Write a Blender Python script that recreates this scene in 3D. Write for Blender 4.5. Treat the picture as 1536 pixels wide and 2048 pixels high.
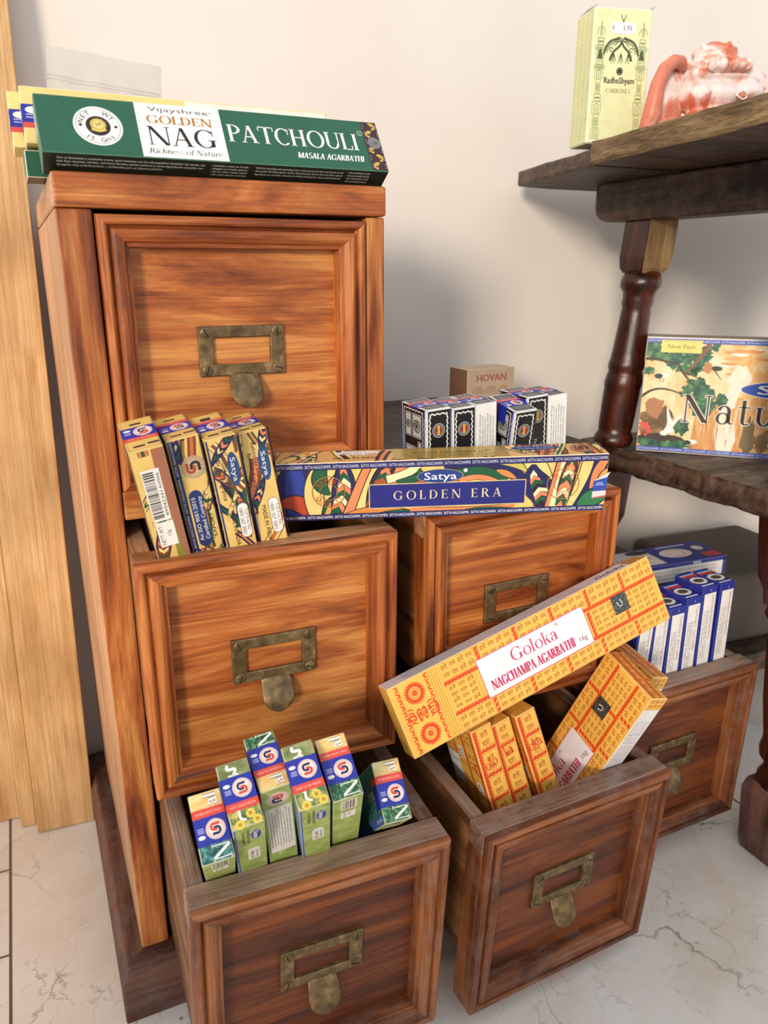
import bpy, bmesh, math, random
from mathutils import Vector, Matrix, Euler, noise
R = math.radians
random.seed(7)
SC = bpy.context.scene
for _o in list(bpy.data.objects):
    bpy.data.objects.remove(_o)
COL = SC.collection

# ------------------------------------------------------------------ camera, world, sun, exposure
cam_d = bpy.data.cameras.new('camera')
cam = bpy.data.objects.new('camera', cam_d); COL.objects.link(cam)
cam.location = (-0.029, -0.534, 0.585)
TH, PHI = R(17.411), R(24.952)
_F = Vector((math.sin(PHI) * math.cos(TH), math.cos(PHI) * math.cos(TH), -math.sin(TH)))
_Rt = Vector((math.cos(PHI), -math.sin(PHI), 0)); _U = _Rt.cross(_F)
cam.rotation_euler = Matrix((_Rt, _U, -_F)).transposed().to_euler()
cam_d.sensor_fit = 'VERTICAL'; cam_d.sensor_height = 36.0
cam_d.lens = 1537.0 / 2048.0 * 36.0
cam_d.clip_start = 0.02; cam_d.clip_end = 60
cam_d.dof.use_dof = True; cam_d.dof.focus_distance = 0.60; cam_d.dof.aperture_fstop = 9.0
SC.camera = cam

world = bpy.data.worlds.new('world'); SC.world = world; world.use_nodes = True
wnt = world.node_tree
bg = wnt.nodes['Background']
bg.inputs['Color'].default_value = (0.86, 0.92, 1.0, 1)
bg.inputs['Strength'].default_value = 0.96

sun_d = bpy.data.lights.new('sun', 'SUN'); sun_d.energy = 2.55; sun_d.angle = R(12)
sun_d.color = (1.0, 0.86, 0.70)
sun = bpy.data.objects.new('sun', sun_d); COL.objects.link(sun)
SUN_DIR = Vector((0.272, 0.30, -0.095)).normalized()
sun.rotation_euler = SUN_DIR.to_track_quat('-Z', 'Y').to_euler()
sun.location = (-2.5, -3, 1.6)

SC.view_settings.view_transform = 'Standard'
SC.view_settings.look = 'None'
SC.view_settings.exposure = 0.0
SC.view_settings.gamma = 1.0
SC.view_settings.use_curve_mapping = False

# ------------------------------------------------------------------ materials
def s2l(c):
    c /= 255.0
    return c / 12.92 if c <= 0.04045 else ((c + 0.055) / 1.055) ** 2.4
def hexc(h):
    h = h.lstrip('#')
    return tuple(s2l(int(h[i:i + 2], 16)) for i in (0, 2, 4)) + (1.0,)
def newmat(name):
    m = bpy.data.materials.new(name); m.use_nodes = True
    nt = m.node_tree
    return m, nt, nt.nodes['Principled BSDF']
def nd(nt, t, **kw):
    n = nt.nodes.new(t)
    for k, v in kw.items():
        if k in n.inputs: n.inputs[k].default_value = v
        else: setattr(n, k, v)
    return n
def ramp(nt, stops, interp='LINEAR'):
    n = nt.nodes.new('ShaderNodeValToRGB'); e = n.color_ramp.elements
    n.color_ramp.interpolation = interp
    e[0].position, e[0].color = stops[0][0], stops[0][1]
    e[1].position, e[1].color = stops[-1][0], stops[-1][1]
    for p, c in stops[1:-1]:
        x = e.new(p); x.color = c
    return n
def coords(nt, scale, rnd=True):
    tc = nd(nt, 'ShaderNodeTexCoord'); mp = nd(nt, 'ShaderNodeMapping')
    mp.inputs['Scale'].default_value = scale
    if rnd:
        oi = nd(nt, 'ShaderNodeObjectInfo'); mul = nd(nt, 'ShaderNodeMath', operation='MULTIPLY'); mul.inputs[1].default_value = 7.3
        nt.links.new(oi.outputs['Random'], mul.inputs[0])
        ad = nd(nt, 'ShaderNodeVectorMath', operation='ADD')
        nt.links.new(tc.outputs['Object'], ad.inputs[0]); nt.links.new(mul.outputs[0], ad.inputs[1])
        nt.links.new(ad.outputs[0], mp.inputs['Vector'])
    else:
        nt.links.new(tc.outputs['Object'], mp.inputs['Vector'])
    return mp
def wood(name, axis, dark, mid, light, rough=0.42, bump=0.25, dust=None, fine=9.0, gscale=1.0, streak=0.45):
    """wood with the grain along one local axis"""
    m, nt, b = newmat(name); L = nt.links.new
    lo, hi = 5.0 * gscale, 48.0 * gscale
    sc = [hi, hi, hi]; sc['xyz'.index(axis)] = lo
    mp = coords(nt, sc)
    n1 = nd(nt, 'ShaderNodeTexNoise', Scale=1.0, Detail=6.0, Roughness=0.62, Distortion=0.9)
    L(mp.outputs[0], n1.inputs['Vector'])
    sc2 = [400.0] * 3; sc2['xyz'.index(axis)] = fine
    mp2 = coords(nt, sc2)
    n2 = nd(nt, 'ShaderNodeTexNoise', Scale=1.6, Detail=4.0, Roughness=0.7)
    L(mp2.outputs[0], n2.inputs['Vector'])
    mp3 = coords(nt, (9, 9, 9))
    n3 = nd(nt, 'ShaderNodeTexNoise', Scale=1.0, Detail=3.0)
    L(mp3.outputs[0], n3.inputs['Vector'])
    r = ramp(nt, [(0.33, dark), (0.47, mid), (0.61, light)])
    L(n1.outputs['Fac'], r.inputs[0])
    r2 = ramp(nt, [(0.36, (0.32, 0.28, 0.26, 1)), (0.58, (1, 1, 1, 1))])
    L(n2.outputs['Fac'], r2.inputs[0])
    mx = nd(nt, 'ShaderNodeMixRGB', blend_type='MULTIPLY'); mx.inputs[0].default_value = streak
    L(r.outputs[0], mx.inputs[1]); L(r2.outputs[0], mx.inputs[2])
    r3 = ramp(nt, [(0.3, (0.66, 0.60, 0.56, 1)), (0.62, (1.08, 1.05, 1.0, 1))])
    L(n3.outputs['Fac'], r3.inputs[0])
    mx2 = nd(nt, 'ShaderNodeMixRGB', blend_type='MULTIPLY'); mx2.inputs[0].default_value = 0.8
    L(mx.outputs[0], mx2.inputs[1]); L(r3.outputs[0], mx2.inputs[2])
    out = mx2.outputs[0]
    if dust:   # grey worn patches and scratches with a shape of their own
        mp4 = coords(nt, (60, 60, 60)); n4 = nd(nt, 'ShaderNodeTexNoise', Scale=1.0, Detail=6.0, Roughness=0.7)
        L(mp4.outputs[0], n4.inputs['Vector'])
        r4 = ramp(nt, [(0.45, (0, 0, 0, 1)), (0.68, (1, 1, 1, 1))]); L(n4.outputs['Fac'], r4.inputs[0])
        ml = nd(nt, 'ShaderNodeMath', operation='MULTIPLY'); ml.inputs[1].default_value = dust[1]; L(r4.outputs[0], ml.inputs[0])
        mx3 = nd(nt, 'ShaderNodeMixRGB'); L(ml.outputs[0], mx3.inputs[0]); L(out, mx3.inputs[1]); mx3.inputs[2].default_value = dust[0]
        out = mx3.outputs[0]
    L(out, b.inputs['Base Color'])
    rr = nd(nt, 'ShaderNodeMapRange'); rr.inputs['To Min'].default_value = rough - 0.12; rr.inputs['To Max'].default_value = rough + 0.18
    L(n3.outputs['Fac'], rr.inputs['Value']); L(rr.outputs[0], b.inputs['Roughness'])
    bp = nd(nt, 'ShaderNodeBump'); bp.inputs['Strength'].default_value = bump; bp.inputs['Distance'].default_value = 0.0012
    L(n2.outputs['Fac'], bp.inputs['Height']); L(bp.outputs[0], b.inputs['Normal'])
    return m
def wood3(name, *a, **k):
    return {ax: wood(name + '_' + ax, ax, *a, **k) for ax in 'xyz'}
W_CAB = wood3('teak', hexc('#743612'), hexc('#b5642c'), hexc('#dc9650'), rough=0.45)
W_MLD = wood3('teak_moulding', hexc('#622c10'), hexc('#a85826'), hexc('#d08242'), rough=0.40, bump=0.4)
W_LOW = wood3('dark_teak', hexc('#381a0c'), hexc('#653118'), hexc('#894a21'), rough=0.45)  # lower drawers: darker stain, with their shade also put into the colour
W_LOWM = wood3('dark_teak_moulding', hexc('#4a2410'), hexc('#7f4420'), hexc('#a8683a'), rough=0.42, bump=0.45, dust=(hexc('#a08878'), 0.25))  # moulding to match, shade put into its tone as well
W_WORN_SKY = wood3('worn_skylit_teak', hexc('#5f4030'), hexc('#8d6a55'), hexc('#b59580'), rough=0.5, bump=0.55, dust=(hexc('#8d7f78'), 0.75), streak=0.6)  # worn dusty rims; extra paleness stands in for reflected sky
W_RIM = wood3('drawer_rim_teak', hexc('#8a5432'), hexc('#ba7e52'), hexc('#d8a67c'), rough=0.45, bump=0.4, dust=(hexc('#b09a88'), 0.3))
W_PLY = wood3('drawer_side_wood', hexc('#54301a'), hexc('#7a4e2a'), hexc('#9c7044'), rough=0.5)
W_PLINTH = wood3('plinth_wood', hexc('#3a1f16'), hexc('#5a3526'), hexc('#7b5342'), rough=0.5, dust=(hexc('#6d6062'), 0.55), bump=0.4)
W_SIDE = wood3('pale_lit_teak_side', hexc('#b5835f'), hexc('#c99a76'), hexc('#d8ae8c'), rough=0.42, streak=0.25, bump=0.1)  # left faces only; paleness partly paints in the light falling there
W_OAK = wood3('pale_oak', hexc('#c99a62'), hexc('#d6ab74'), hexc('#dfb985'), rough=0.45, streak=0.42, bump=0.12, gscale=2.2, fine=2.5)
W_OLD = wood3('old_dark_wood', hexc('#1c100c'), hexc('#3b251b'), hexc('#5f4433'), rough=0.5, bump=0.5, dust=(hexc('#6f6154'), 0.55))
W_EDGE = wood3('rough_sawn_edge', hexc('#4a3a28'), hexc('#7d6546'), hexc('#a98f68'), rough=0.8, bump=1.0, streak=0.7)
W_SHELF = wood3('dusty_shelf_wood', hexc('#3c3029'), hexc('#62554b'), hexc('#887a6d'), rough=0.6, bump=0.5, dust=(hexc('#8d8276'), 0.6))
W_TURN = wood3('varnished_leg', hexc('#1d0c08'), hexc('#3d1a10'), hexc('#5e2c19'), rough=0.22, bump=0.2)
W_CUT = wood3('bare_split_wood', hexc('#6a5032'), hexc('#94754a'), hexc('#b99a68'), rough=0.7, bump=0.8)

def paper(name, col, rough=0.38, var=0.06, metal=0.0):
    m, nt, b = newmat(name); L = nt.links.new
    mp = coords(nt, (90, 90, 90)); n = nd(nt, 'ShaderNodeTexNoise', Scale=1.0, Detail=3.0)
    L(mp.outputs[0], n.inputs['Vector'])
    c0 = tuple(min(1, x * (1 - var)) for x in col[:3]) + (1,); c1 = tuple(min(1, x * (1 + var)) for x in col[:3]) + (1,)
    r = ramp(nt, [(0.3, c0), (0.7, c1)]); L(n.outputs['Fac'], r.inputs[0]); L(r.outputs[0], b.inputs['Base Color'])
    b.inputs['Roughness'].default_value = rough; b.inputs['Metallic'].default_value = metal
    return m
_pc = {}
def P(h, **k):
    key = (h, tuple(sorted(k.items())))
    if key not in _pc: _pc[key] = paper('print_' + h.lstrip('#'), hexc(h), **k)
    return _pc[key]
def mottled(name, stops, scale, detail=4.0, rough=0.4, stretch=(1, 1, 1), distort=0.4):
    m, nt, b = newmat(name); L = nt.links.new
    mp = coords(nt, tuple(scale * s for s in stretch)); n = nd(nt, 'ShaderNodeTexNoise', Scale=1.0, Detail=detail, Roughness=0.65, Distortion=distort)
    L(mp.outputs[0], n.inputs['Vector']); r = ramp(nt, stops); L(n.outputs['Fac'], r.inputs[0]); L(r.outputs[0], b.inputs['Base Color'])
    b.inputs['Roughness'].default_value = rough
    return m
M_FOREST = mottled('forest_print', [(0.36, hexc('#12352c')), (0.5, hexc('#2f6a4c')), (0.62, hexc('#6f9a62')), (0.72, hexc('#b9c98a'))], 420)
M_TEALF = mottled('teal_forest_print', [(0.36, hexc('#0f3d40')), (0.5, hexc('#2a6f6c')), (0.66, hexc('#77aaa0'))], 420)
M_SUNSET = mottled('sunset_print', [(0.3, hexc('#dc9a4c')), (0.5, hexc('#eec878')), (0.7, hexc('#f3e0a8'))], 60, stretch=(1, 1.5, 1))
M_OLIVE = mottled('olive_print', [(0.3, hexc('#56633a')), (0.5, hexc('#808a52')), (0.7, hexc('#a8ab78'))], 120)
M_LEAFG = mottled('leaf_green_print', [(0.3, hexc('#7f9a48')), (0.5, hexc('#9fb560')), (0.7, hexc('#bccb84'))], 90)
M_MEADOW = mottled('meadow_print', [(0.3, hexc('#3f5a34')), (0.48, hexc('#728a4c')), (0.62, hexc('#c9b458')), (0.75, hexc('#e6dfa0'))], 200)
M_GOLD = P('#dfb868', rough=0.32)

m, nt, b = newmat('brass'); L = nt.links.new
mp = coords(nt, (120, 120, 120)); n = nd(nt, 'ShaderNodeTexNoise', Scale=1.0, Detail=5.0, Roughness=0.65); L(mp.outputs[0], n.inputs['Vector'])
r = ramp(nt, [(0.3, hexc('#54462f')), (0.55, hexc('#826b4a')), (0.75, hexc('#ad966a'))]); L(n.outputs['Fac'], r.inputs[0]); L(r.outputs[0], b.inputs['Base Color'])
b.inputs['Metallic'].default_value = 0.6; b.inputs['Roughness'].default_value = 0.42
bp = nd(nt, 'ShaderNodeBump'); bp.inputs['Strength'].default_value = 0.15; bp.inputs['Distance'].default_value = 0.0005; L(n.outputs['Fac'], bp.inputs['Height']); L(bp.outputs[0], b.inputs['Normal'])
M_BRASS = m
M_DARK = P('#1c1410', rough=0.8)

def wall_mat():
    m, nt, b = newmat('plaster'); L = nt.links.new
    mp = coords(nt, (1, 1, 1), rnd=False)
    n = nd(nt, 'ShaderNodeTexNoise', Scale=5.0, Detail=4.0); L(mp.outputs[0], n.inputs['Vector'])
    r = ramp(nt, [(0.3, hexc('#e3dad0')), (0.7, hexc('#ece4dc'))]); L(n.outputs['Fac'], r.inputs[0]); L(r.outputs[0], b.inputs['Base Color'])
    b.inputs['Roughness'].default_value = 0.75
    n2 = nd(nt, 'ShaderNodeTexNoise', Scale=160.0, Detail=3.0); L(mp.outputs[0], n2.inputs['Vector'])
    bp = nd(nt, 'ShaderNodeBump'); bp.inputs['Strength'].default_value = 0.12; bp.inputs['Distance'].default_value = 0.002
    L(n2.outputs['Fac'], bp.inputs['Height']); L(bp.outputs[0], b.inputs['Normal'])
    return m
M_WALL = wall_mat()
def floor_mat():
    m, nt, b = newmat('cream_marble'); L = nt.links.new
    mp = coords(nt, (1, 1, 1), rnd=False)
    n0 = nd(nt, 'ShaderNodeTexNoise', Scale=7.0, Detail=6.0, Roughness=0.62); L(mp.outputs[0], n0.inputs['Vector'])
    base = ramp(nt, [(0.32, hexc('#dccbb6')), (0.5, hexc('#eadfd2')), (0.68, hexc('#f0eae2'))]); L(n0.outputs['Fac'], base.inputs[0])
    out = base.outputs[0]
    for sc, dist, wdt, col, am in ((4.6, 0.10, 0.006, '#54432f', 0.70), (9.0, 0.10, 0.010, '#7d6a55', 0.5), (21.0, 0.045, 0.018, '#97836d', 0.45)):
        nn = nd(nt, 'ShaderNodeTexNoise', Scale=sc * 1.7, Detail=5.0, Roughness=0.6); L(mp.outputs[0], nn.inputs['Vector'])
        mxv = nd(nt, 'ShaderNodeVectorMath', operation='MULTIPLY_ADD'); L(nn.outputs['Color'], mxv.inputs[0]); mxv.inputs[1].default_value = (dist,) * 3; L(mp.outputs[0], mxv.inputs[2])
        vo = nd(nt, 'ShaderNodeTexVoronoi', feature='DISTANCE_TO_EDGE', Scale=sc); L(mxv.outputs[0], vo.inputs['Vector'])
        rr = ramp(nt, [(0.0, (1, 1, 1, 1)), (wdt, (0, 0, 0, 1))]); L(vo.outputs['Distance'], rr.inputs[0])
        nm = nd(nt, 'ShaderNodeTexNoise', Scale=sc * 1.3, Detail=2.0); L(mp.outputs[0], nm.inputs['Vector'])
        rm = ramp(nt, [(0.45, (0, 0, 0, 1)), (0.62, (am, am, am, 1))]); L(nm.outputs['Fac'], rm.inputs[0])
        ml = nd(nt, 'ShaderNodeMath', operation='MULTIPLY'); L(rr.outputs[0], ml.inputs[0]); L(rm.outputs[0], ml.inputs[1])
        mx = nd(nt, 'ShaderNodeMixRGB'); L(ml.outputs[0], mx.inputs[0]); L(out, mx.inputs[1]); mx.inputs[2].default_value = hexc(col); out = mx.outputs[0]
    L(out, b.inputs['Base Color']); b.inputs['Roughness'].default_value = 0.5
    return m
M_FLOOR = floor_mat()
M_GROUT = P('#6d5b4a', rough=0.9)

def terracotta():
    m, nt, b = newmat('whitewashed_terracotta'); L = nt.links.new
    mp = coords(nt, (1, 1, 1))
    n = nd(nt, 'ShaderNodeTexNoise', Scale=34.0, Detail=4.0, Roughness=0.6, Distortion=0.8); L(mp.outputs[0], n.inputs['Vector'])
    r = ramp(nt, [(0.37, hexc('#cf6f50')), (0.46, hexc('#dda08c')), (0.54, hexc('#eddad4'))]); L(n.outputs['Fac'], r.inputs[0])
    L(r.outputs[0], b.inputs['Base Color']); b.inputs['Roughness'].default_value = 0.5
    return m
M_TERRA = terracotta()
M_TERRA_RED = mottled('bare_terracotta', [(0.3, hexc('#c8674a')), (0.6, hexc('#d88468')), (0.8, hexc('#e8c4b8'))], 60)

def bag_mat():
    m, nt, b = newmat('clear_plastic'); L = nt.links.new
    out = nt.nodes['Material Output']
    tr = nd(nt, 'ShaderNodeBsdfTransparent'); tr.inputs[0].default_value = (0.95, 0.94, 0.92, 1)
    b.inputs['Base Color'].default_value = (0.70, 0.68, 0.63, 1); b.inputs['Roughness'].default_value = 0.18
    mix = nd(nt, 'ShaderNodeMixShader'); mix.inputs[0].default_value = 0.42
    L(tr.outputs[0], mix.inputs[1]); L(b.outputs[0], mix.inputs[2]); L(mix.outputs[0], out.inputs['Surface'])
    return m
M_BAG = bag_mat()
m, nt, b = newmat('foil_window'); b.inputs['Metallic'].default_value = 0.6; b.inputs['Roughness'].default_value = 0.22
n = nd(nt, 'ShaderNodeTexNoise', Scale=160.0, Detail=3.0); r = ramp(nt, [(0.35, hexc('#2e3230')), (0.6, hexc('#6d726f')), (0.75, hexc('#c9cecb'))])
nt.links.new(n.outputs['Fac'], r.inputs[0]); nt.links.new(r.outputs[0], b.inputs['Base Color']); M_FOIL = m

# ------------------------------------------------------------------ mesh building
class MB:
    def __init__(s): s.v, s.f, s.mi, s.mats = [], [], [], []
    def m(s, mat):
        if mat not in s.mats: s.mats.append(mat)
        return s.mats.index(mat)
    def poly(s, pts, mat):
        i = len(s.v); s.v.extend([tuple(p) for p in pts]); s.f.append(list(range(i, i + len(pts)))); s.mi.append(s.m(mat))
    def grid(s, rows, mat, close_u=False, close_v=False):
        """rows of points sharing vertices"""
        i0 = len(s.v); nr, nc = len(rows), len(rows[0])
        for r_ in rows: s.v.extend([tuple(p) for p in r_])
        k = s.m(mat) if not isinstance(mat, list) else None
        for a in range(nr if close_u else nr - 1):
            for c in range(nc if close_v else nc - 1):
                a2, c2 = (a + 1) % nr, (c + 1) % nc
                s.f.append([i0 + a * nc + c, i0 + a * nc + c2, i0 + a2 * nc + c2, i0 + a2 * nc + c])
                s.mi.append(k if k is not None else s.m(mat[c % len(mat)]))
    def box(s, x0, x1, y0, y1, z0, z1, mat, jit=None):
        c = [Vector((x, y, z)) for z in (z0, z1) for y in (y0, y1) for x in (x0, x1)]
        if jit: c = [p + Vector((random.uniform(-jit, jit),) * 3) for p in c]
        i = len(s.v); s.v.extend([tuple(p) for p in c]); mm = mat if isinstance(mat, (list, tuple)) else [mat] * 6
        for q, k in zip(((0, 2, 3, 1), (4, 5, 7, 6), (0, 1, 5, 4), (2, 6, 7, 3), (0, 4, 6, 2), (1, 3, 7, 5)), range(6)):
            s.f.append([i + t for t in q]); s.mi.append(s.m(mm[k]))
    def lathe(s, prof, c, mat, n=28, tilt=(0, 0)):
        rows = []
        for r_, z in prof:
            rows.append([Vector((c[0] + tilt[0] * z + r_ * math.cos(2 * math.pi * k / n), c[1] + tilt[1] * z + r_ * math.sin(2 * math.pi * k / n), c[2] + z)) for k in range(n)])
        s.grid(rows, mat, close_v=True)
        s.poly(rows[0][::-1], mat); s.poly(rows[-1], mat)
    def tube(s, pts, rad, mat, n=10):
        rows = []
        pts = [Vector(p) for p in pts]
        for i, p in enumerate(pts):
            t = (pts[min(i + 1, len(pts) - 1)] - pts[max(i - 1, 0)]).normalized()
            a = t.cross(Vector((0, 1, 0.01))).normalized(); b_ = t.cross(a)
            rr = rad[i] if isinstance(rad, (list, tuple)) else rad
            rows.append([p + a * rr * math.cos(2 * math.pi * k / n) + b_ * rr * math.sin(2 * math.pi * k / n) for k in range(n)])
        s.grid(rows, mat, close_v=True); s.poly(rows[0][::-1], mat); s.poly(rows[-1], mat)
    def ball(s, c, r_, mat, n=16, m_=10):
        rx, ry, rz = r_ if isinstance(r_, (list, tuple)) else (r_,) * 3
        rows = []
        for j in range(m_ + 1):
            th = math.pi * j / m_
            rows.append([(c[0] + rx * math.sin(th) * math.cos(2 * math.pi * k / n), c[1] + ry * math.sin(th) * math.sin(2 * math.pi * k / n), c[2] - rz * math.cos(th)) for k in range(n)])
        s.grid(rows, mat, close_v=True)
    def build(s, name, parent=None, bevel=0, seg=2, smooth=False, loc=(0, 0, 0), rot=(0, 0, 0), weld=False, angle=35):
        me = bpy.data.meshes.new(name); me.from_pydata(s.v, [], s.f)
        for mt in s.mats: me.materials.append(mt)
        me.polygons.foreach_set('material_index', s.mi)
        if weld or bevel:
            bm = bmesh.new(); bm.from_mesh(me); bmesh.ops.remove_doubles(bm, verts=bm.verts, dist=1e-5)
            bmesh.ops.recalc_face_normals(bm, faces=bm.faces); bm.to_mesh(me); bm.free()
        if smooth: me.polygons.foreach_set('use_smooth', [True] * len(me.polygons))
        me.update()
        o = bpy.data.objects.new(name, me); COL.objects.link(o)
        if parent: o.parent = parent
        o.location = loc; o.rotation_euler = rot
        if bevel:
            md = o.modifiers.new('bevel', 'BEVEL'); md.width = bevel; md.segments = seg; md.limit_method = 'ANGLE'; md.angle_limit = R(angle)
        return o
def tag(o, label=None, cat=None, group=None, kind=None):
    if label: o['label'] = label
    if cat: o['category'] = cat
    if group: o['group'] = group
    if kind: o['kind'] = kind
    return o
def empty(name, loc=(0, 0, 0), rot=(0, 0, 0)):
    o = bpy.data.objects.new(name, None); COL.objects.link(o); o.location = loc; o.rotation_euler = rot; o.empty_display_size = 0.02
    return o

# ------------------------------------------------------------------ printing on flat faces
EPS = 6e-5
class Fr:
    def __init__(s, o, u, v, w=0, h=0): s.o, s.u, s.v, s.w, s.h = Vector(o), Vector(u), Vector(v), w, h; s.n = s.u.cross(s.v)
    def pt(s, x, y, l=0): return s.o + s.u * x + s.v * y + s.n * (l * EPS)
    def sub(s, x, y, a=0, w=0, h=0):
        c, d = math.cos(R(a)), math.sin(R(a))
        f = Fr(s.pt(x, y), s.u * c + s.v * d, s.v * c - s.u * d, w, h); return f
def clip_poly(pts, x0, y0, x1, y1):
    for ax, val, sg in ((0, x0, 1), (0, x1, -1), (1, y0, 1), (1, y1, -1)):
        out = []
        for i in range(len(pts)):
            a, b_ = pts[i - 1], pts[i]
            da, db = sg * (a[ax] - val), sg * (b_[ax] - val)
            if (da >= 0) != (db >= 0):
                t = da / (da - db); out.append((a[0] + (b_[0] - a[0]) * t, a[1] + (b_[1] - a[1]) * t))
            if db >= 0: out.append(b_)
        pts = out
        if len(pts) < 3: return []
    return pts
def pp(mb, fr, pts, mat, l=1, clip=None):
    if clip:
        pts = clip_poly(pts, *clip)
        if len(pts) < 3: return
    mb.poly([fr.pt(x, y, l) for x, y in pts], mat)
def rect(mb, fr, x0, y0, x1, y1, mat, l=1, clip=None): pp(mb, fr, [(x0, y0), (x1, y0), (x1, y1), (x0, y1)], mat, l, clip)
def frame(mb, fr, x0, y0, x1, y1, t, mat, l=1, clip=None):
    rect(mb, fr, x0, y0, x1, y0 + t, mat, l, clip); rect(mb, fr, x0, y1 - t, x1, y1, mat, l, clip)
    rect(mb, fr, x0, y0 + t, x0 + t, y1 - t, mat, l, clip); rect(mb, fr, x1 - t, y0 + t, x1, y1 - t, mat, l, clip)
def disc(mb, fr, cx, cy, rx, mat, l=1, ry=None, n=28, clip=None):
    ry = ry or rx
    pp(mb, fr, [(cx + rx * math.cos(2 * math.pi * k / n), cy + ry * math.sin(2 * math.pi * k / n)) for k in range(n)], mat, l, clip)
def arc(mb, fr, cx, cy, r0, r1, a0, a1, mat, l=1, n=20, clip=None, sy=1.0):
    for k in range(n):
        t0, t1 = R(a0 + (a1 - a0) * k / n), R(a0 + (a1 - a0) * (k + 1) / n)
        pp(mb, fr, [(cx + r0 * math.cos(t0), cy + sy * r0 * math.sin(t0)), (cx + r1 * math.cos(t0), cy + sy * r1 * math.sin(t0)),
                    (cx + r1 * math.cos(t1), cy + sy * r1 * math.sin(t1)), (cx + r0 * math.cos(t1), cy + sy * r0 * math.sin(t1))], mat, l, clip)
def strip(mb, fr, path, wid, mat, l=1, clip=None):
    q = []
    for i, p in enumerate(path):
        a, b_ = path[max(i - 1, 0)], path[min(i + 1, len(path) - 1)]
        dx, dy = b_[0] - a[0], b_[1] - a[1]; d = math.hypot(dx, dy) or 1
        w = wid(i / (len(path) - 1)) if callable(wid) else wid
        q.append(((p[0] - dy / d * w, p[1] + dx / d * w), (p[0] + dy / d * w, p[1] - dx / d * w)))
    for i in range(len(q) - 1): pp(mb, fr, [q[i][1], q[i + 1][1], q[i + 1][0], q[i][0]], mat, l, clip)
def bez(p0, p1, p2, p3, n=14):
    out = []
    for k in range(n + 1):
        t = k / n; s_ = 1 - t
        out.append(tuple(s_ ** 3 * p0[i] + 3 * s_ * s_ * t * p1[i] + 3 * s_ * t * t * p2[i] + t ** 3 * p3[i] for i in (0, 1)))
    return out

# --- lettering: the built-in sans face, and a serif face drawn here
_tc = {}
def sans(s):
    if s not in _tc:
        c = bpy.data.curves.new('lettering', 'FONT'); c.resolution_u = 2; c.body = s
        o = bpy.data.objects.new('lettering', c); COL.objects.link(o)
        me = bpy.data.meshes.new_from_object(o.evaluated_get(bpy.context.evaluated_depsgraph_get()))
        vs = [(v.co.x / 0.69, v.co.y / 0.69) for v in me.vertices]
        _tc[s] = ([[vs[i] for i in p.vertices] for p in me.polygons], max([v[0] for v in vs] or [0.3]))
        bpy.data.objects.remove(o); bpy.data.meshes.remove(me); bpy.data.curves.remove(c)
    return _tc[s]
def _Rc(a, b_, c, d): return [(a, b_), (c, b_), (c, d), (a, d)]
def _ring(cx, cy, rx, ry, a0, a1, tw, tv, n=18):
    o = []
    for k in range(n):
        t0, t1 = R(a0 + (a1 - a0) * k / n), R(a0 + (a1 - a0) * (k + 1) / n)
        c0, s0, c1, s1 = math.cos(t0), math.sin(t0), math.cos(t1), math.sin(t1)
        o.append([(cx + (rx - tw) * c0, cy + (ry - tv) * s0), (cx + rx * c0, cy + ry * s0), (cx + rx * c1, cy + ry * s1), (cx + (rx - tw) * c1, cy + (ry - tv) * s1)])
    return o
def _dg(x0, y0, x1, y1, w): return [(x0, y0), (x0 + w, y0), (x1 + w, y1), (x1, y1)]
_ST, _SF, _SE = 0.15, 0.036, 0.065
def _stem(x, y0=0, y1=1, w=_ST, lo=True, hi=True):
    o = [_Rc(x, y0, x + w, y1)]
    if lo: o.append(_Rc(x - _SE, y0, x + w + _SE, y0 + _SF))
    if hi: o.append(_Rc(x - _SE, y1 - _SF, x + w + _SE, y1))
    return o
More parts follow.
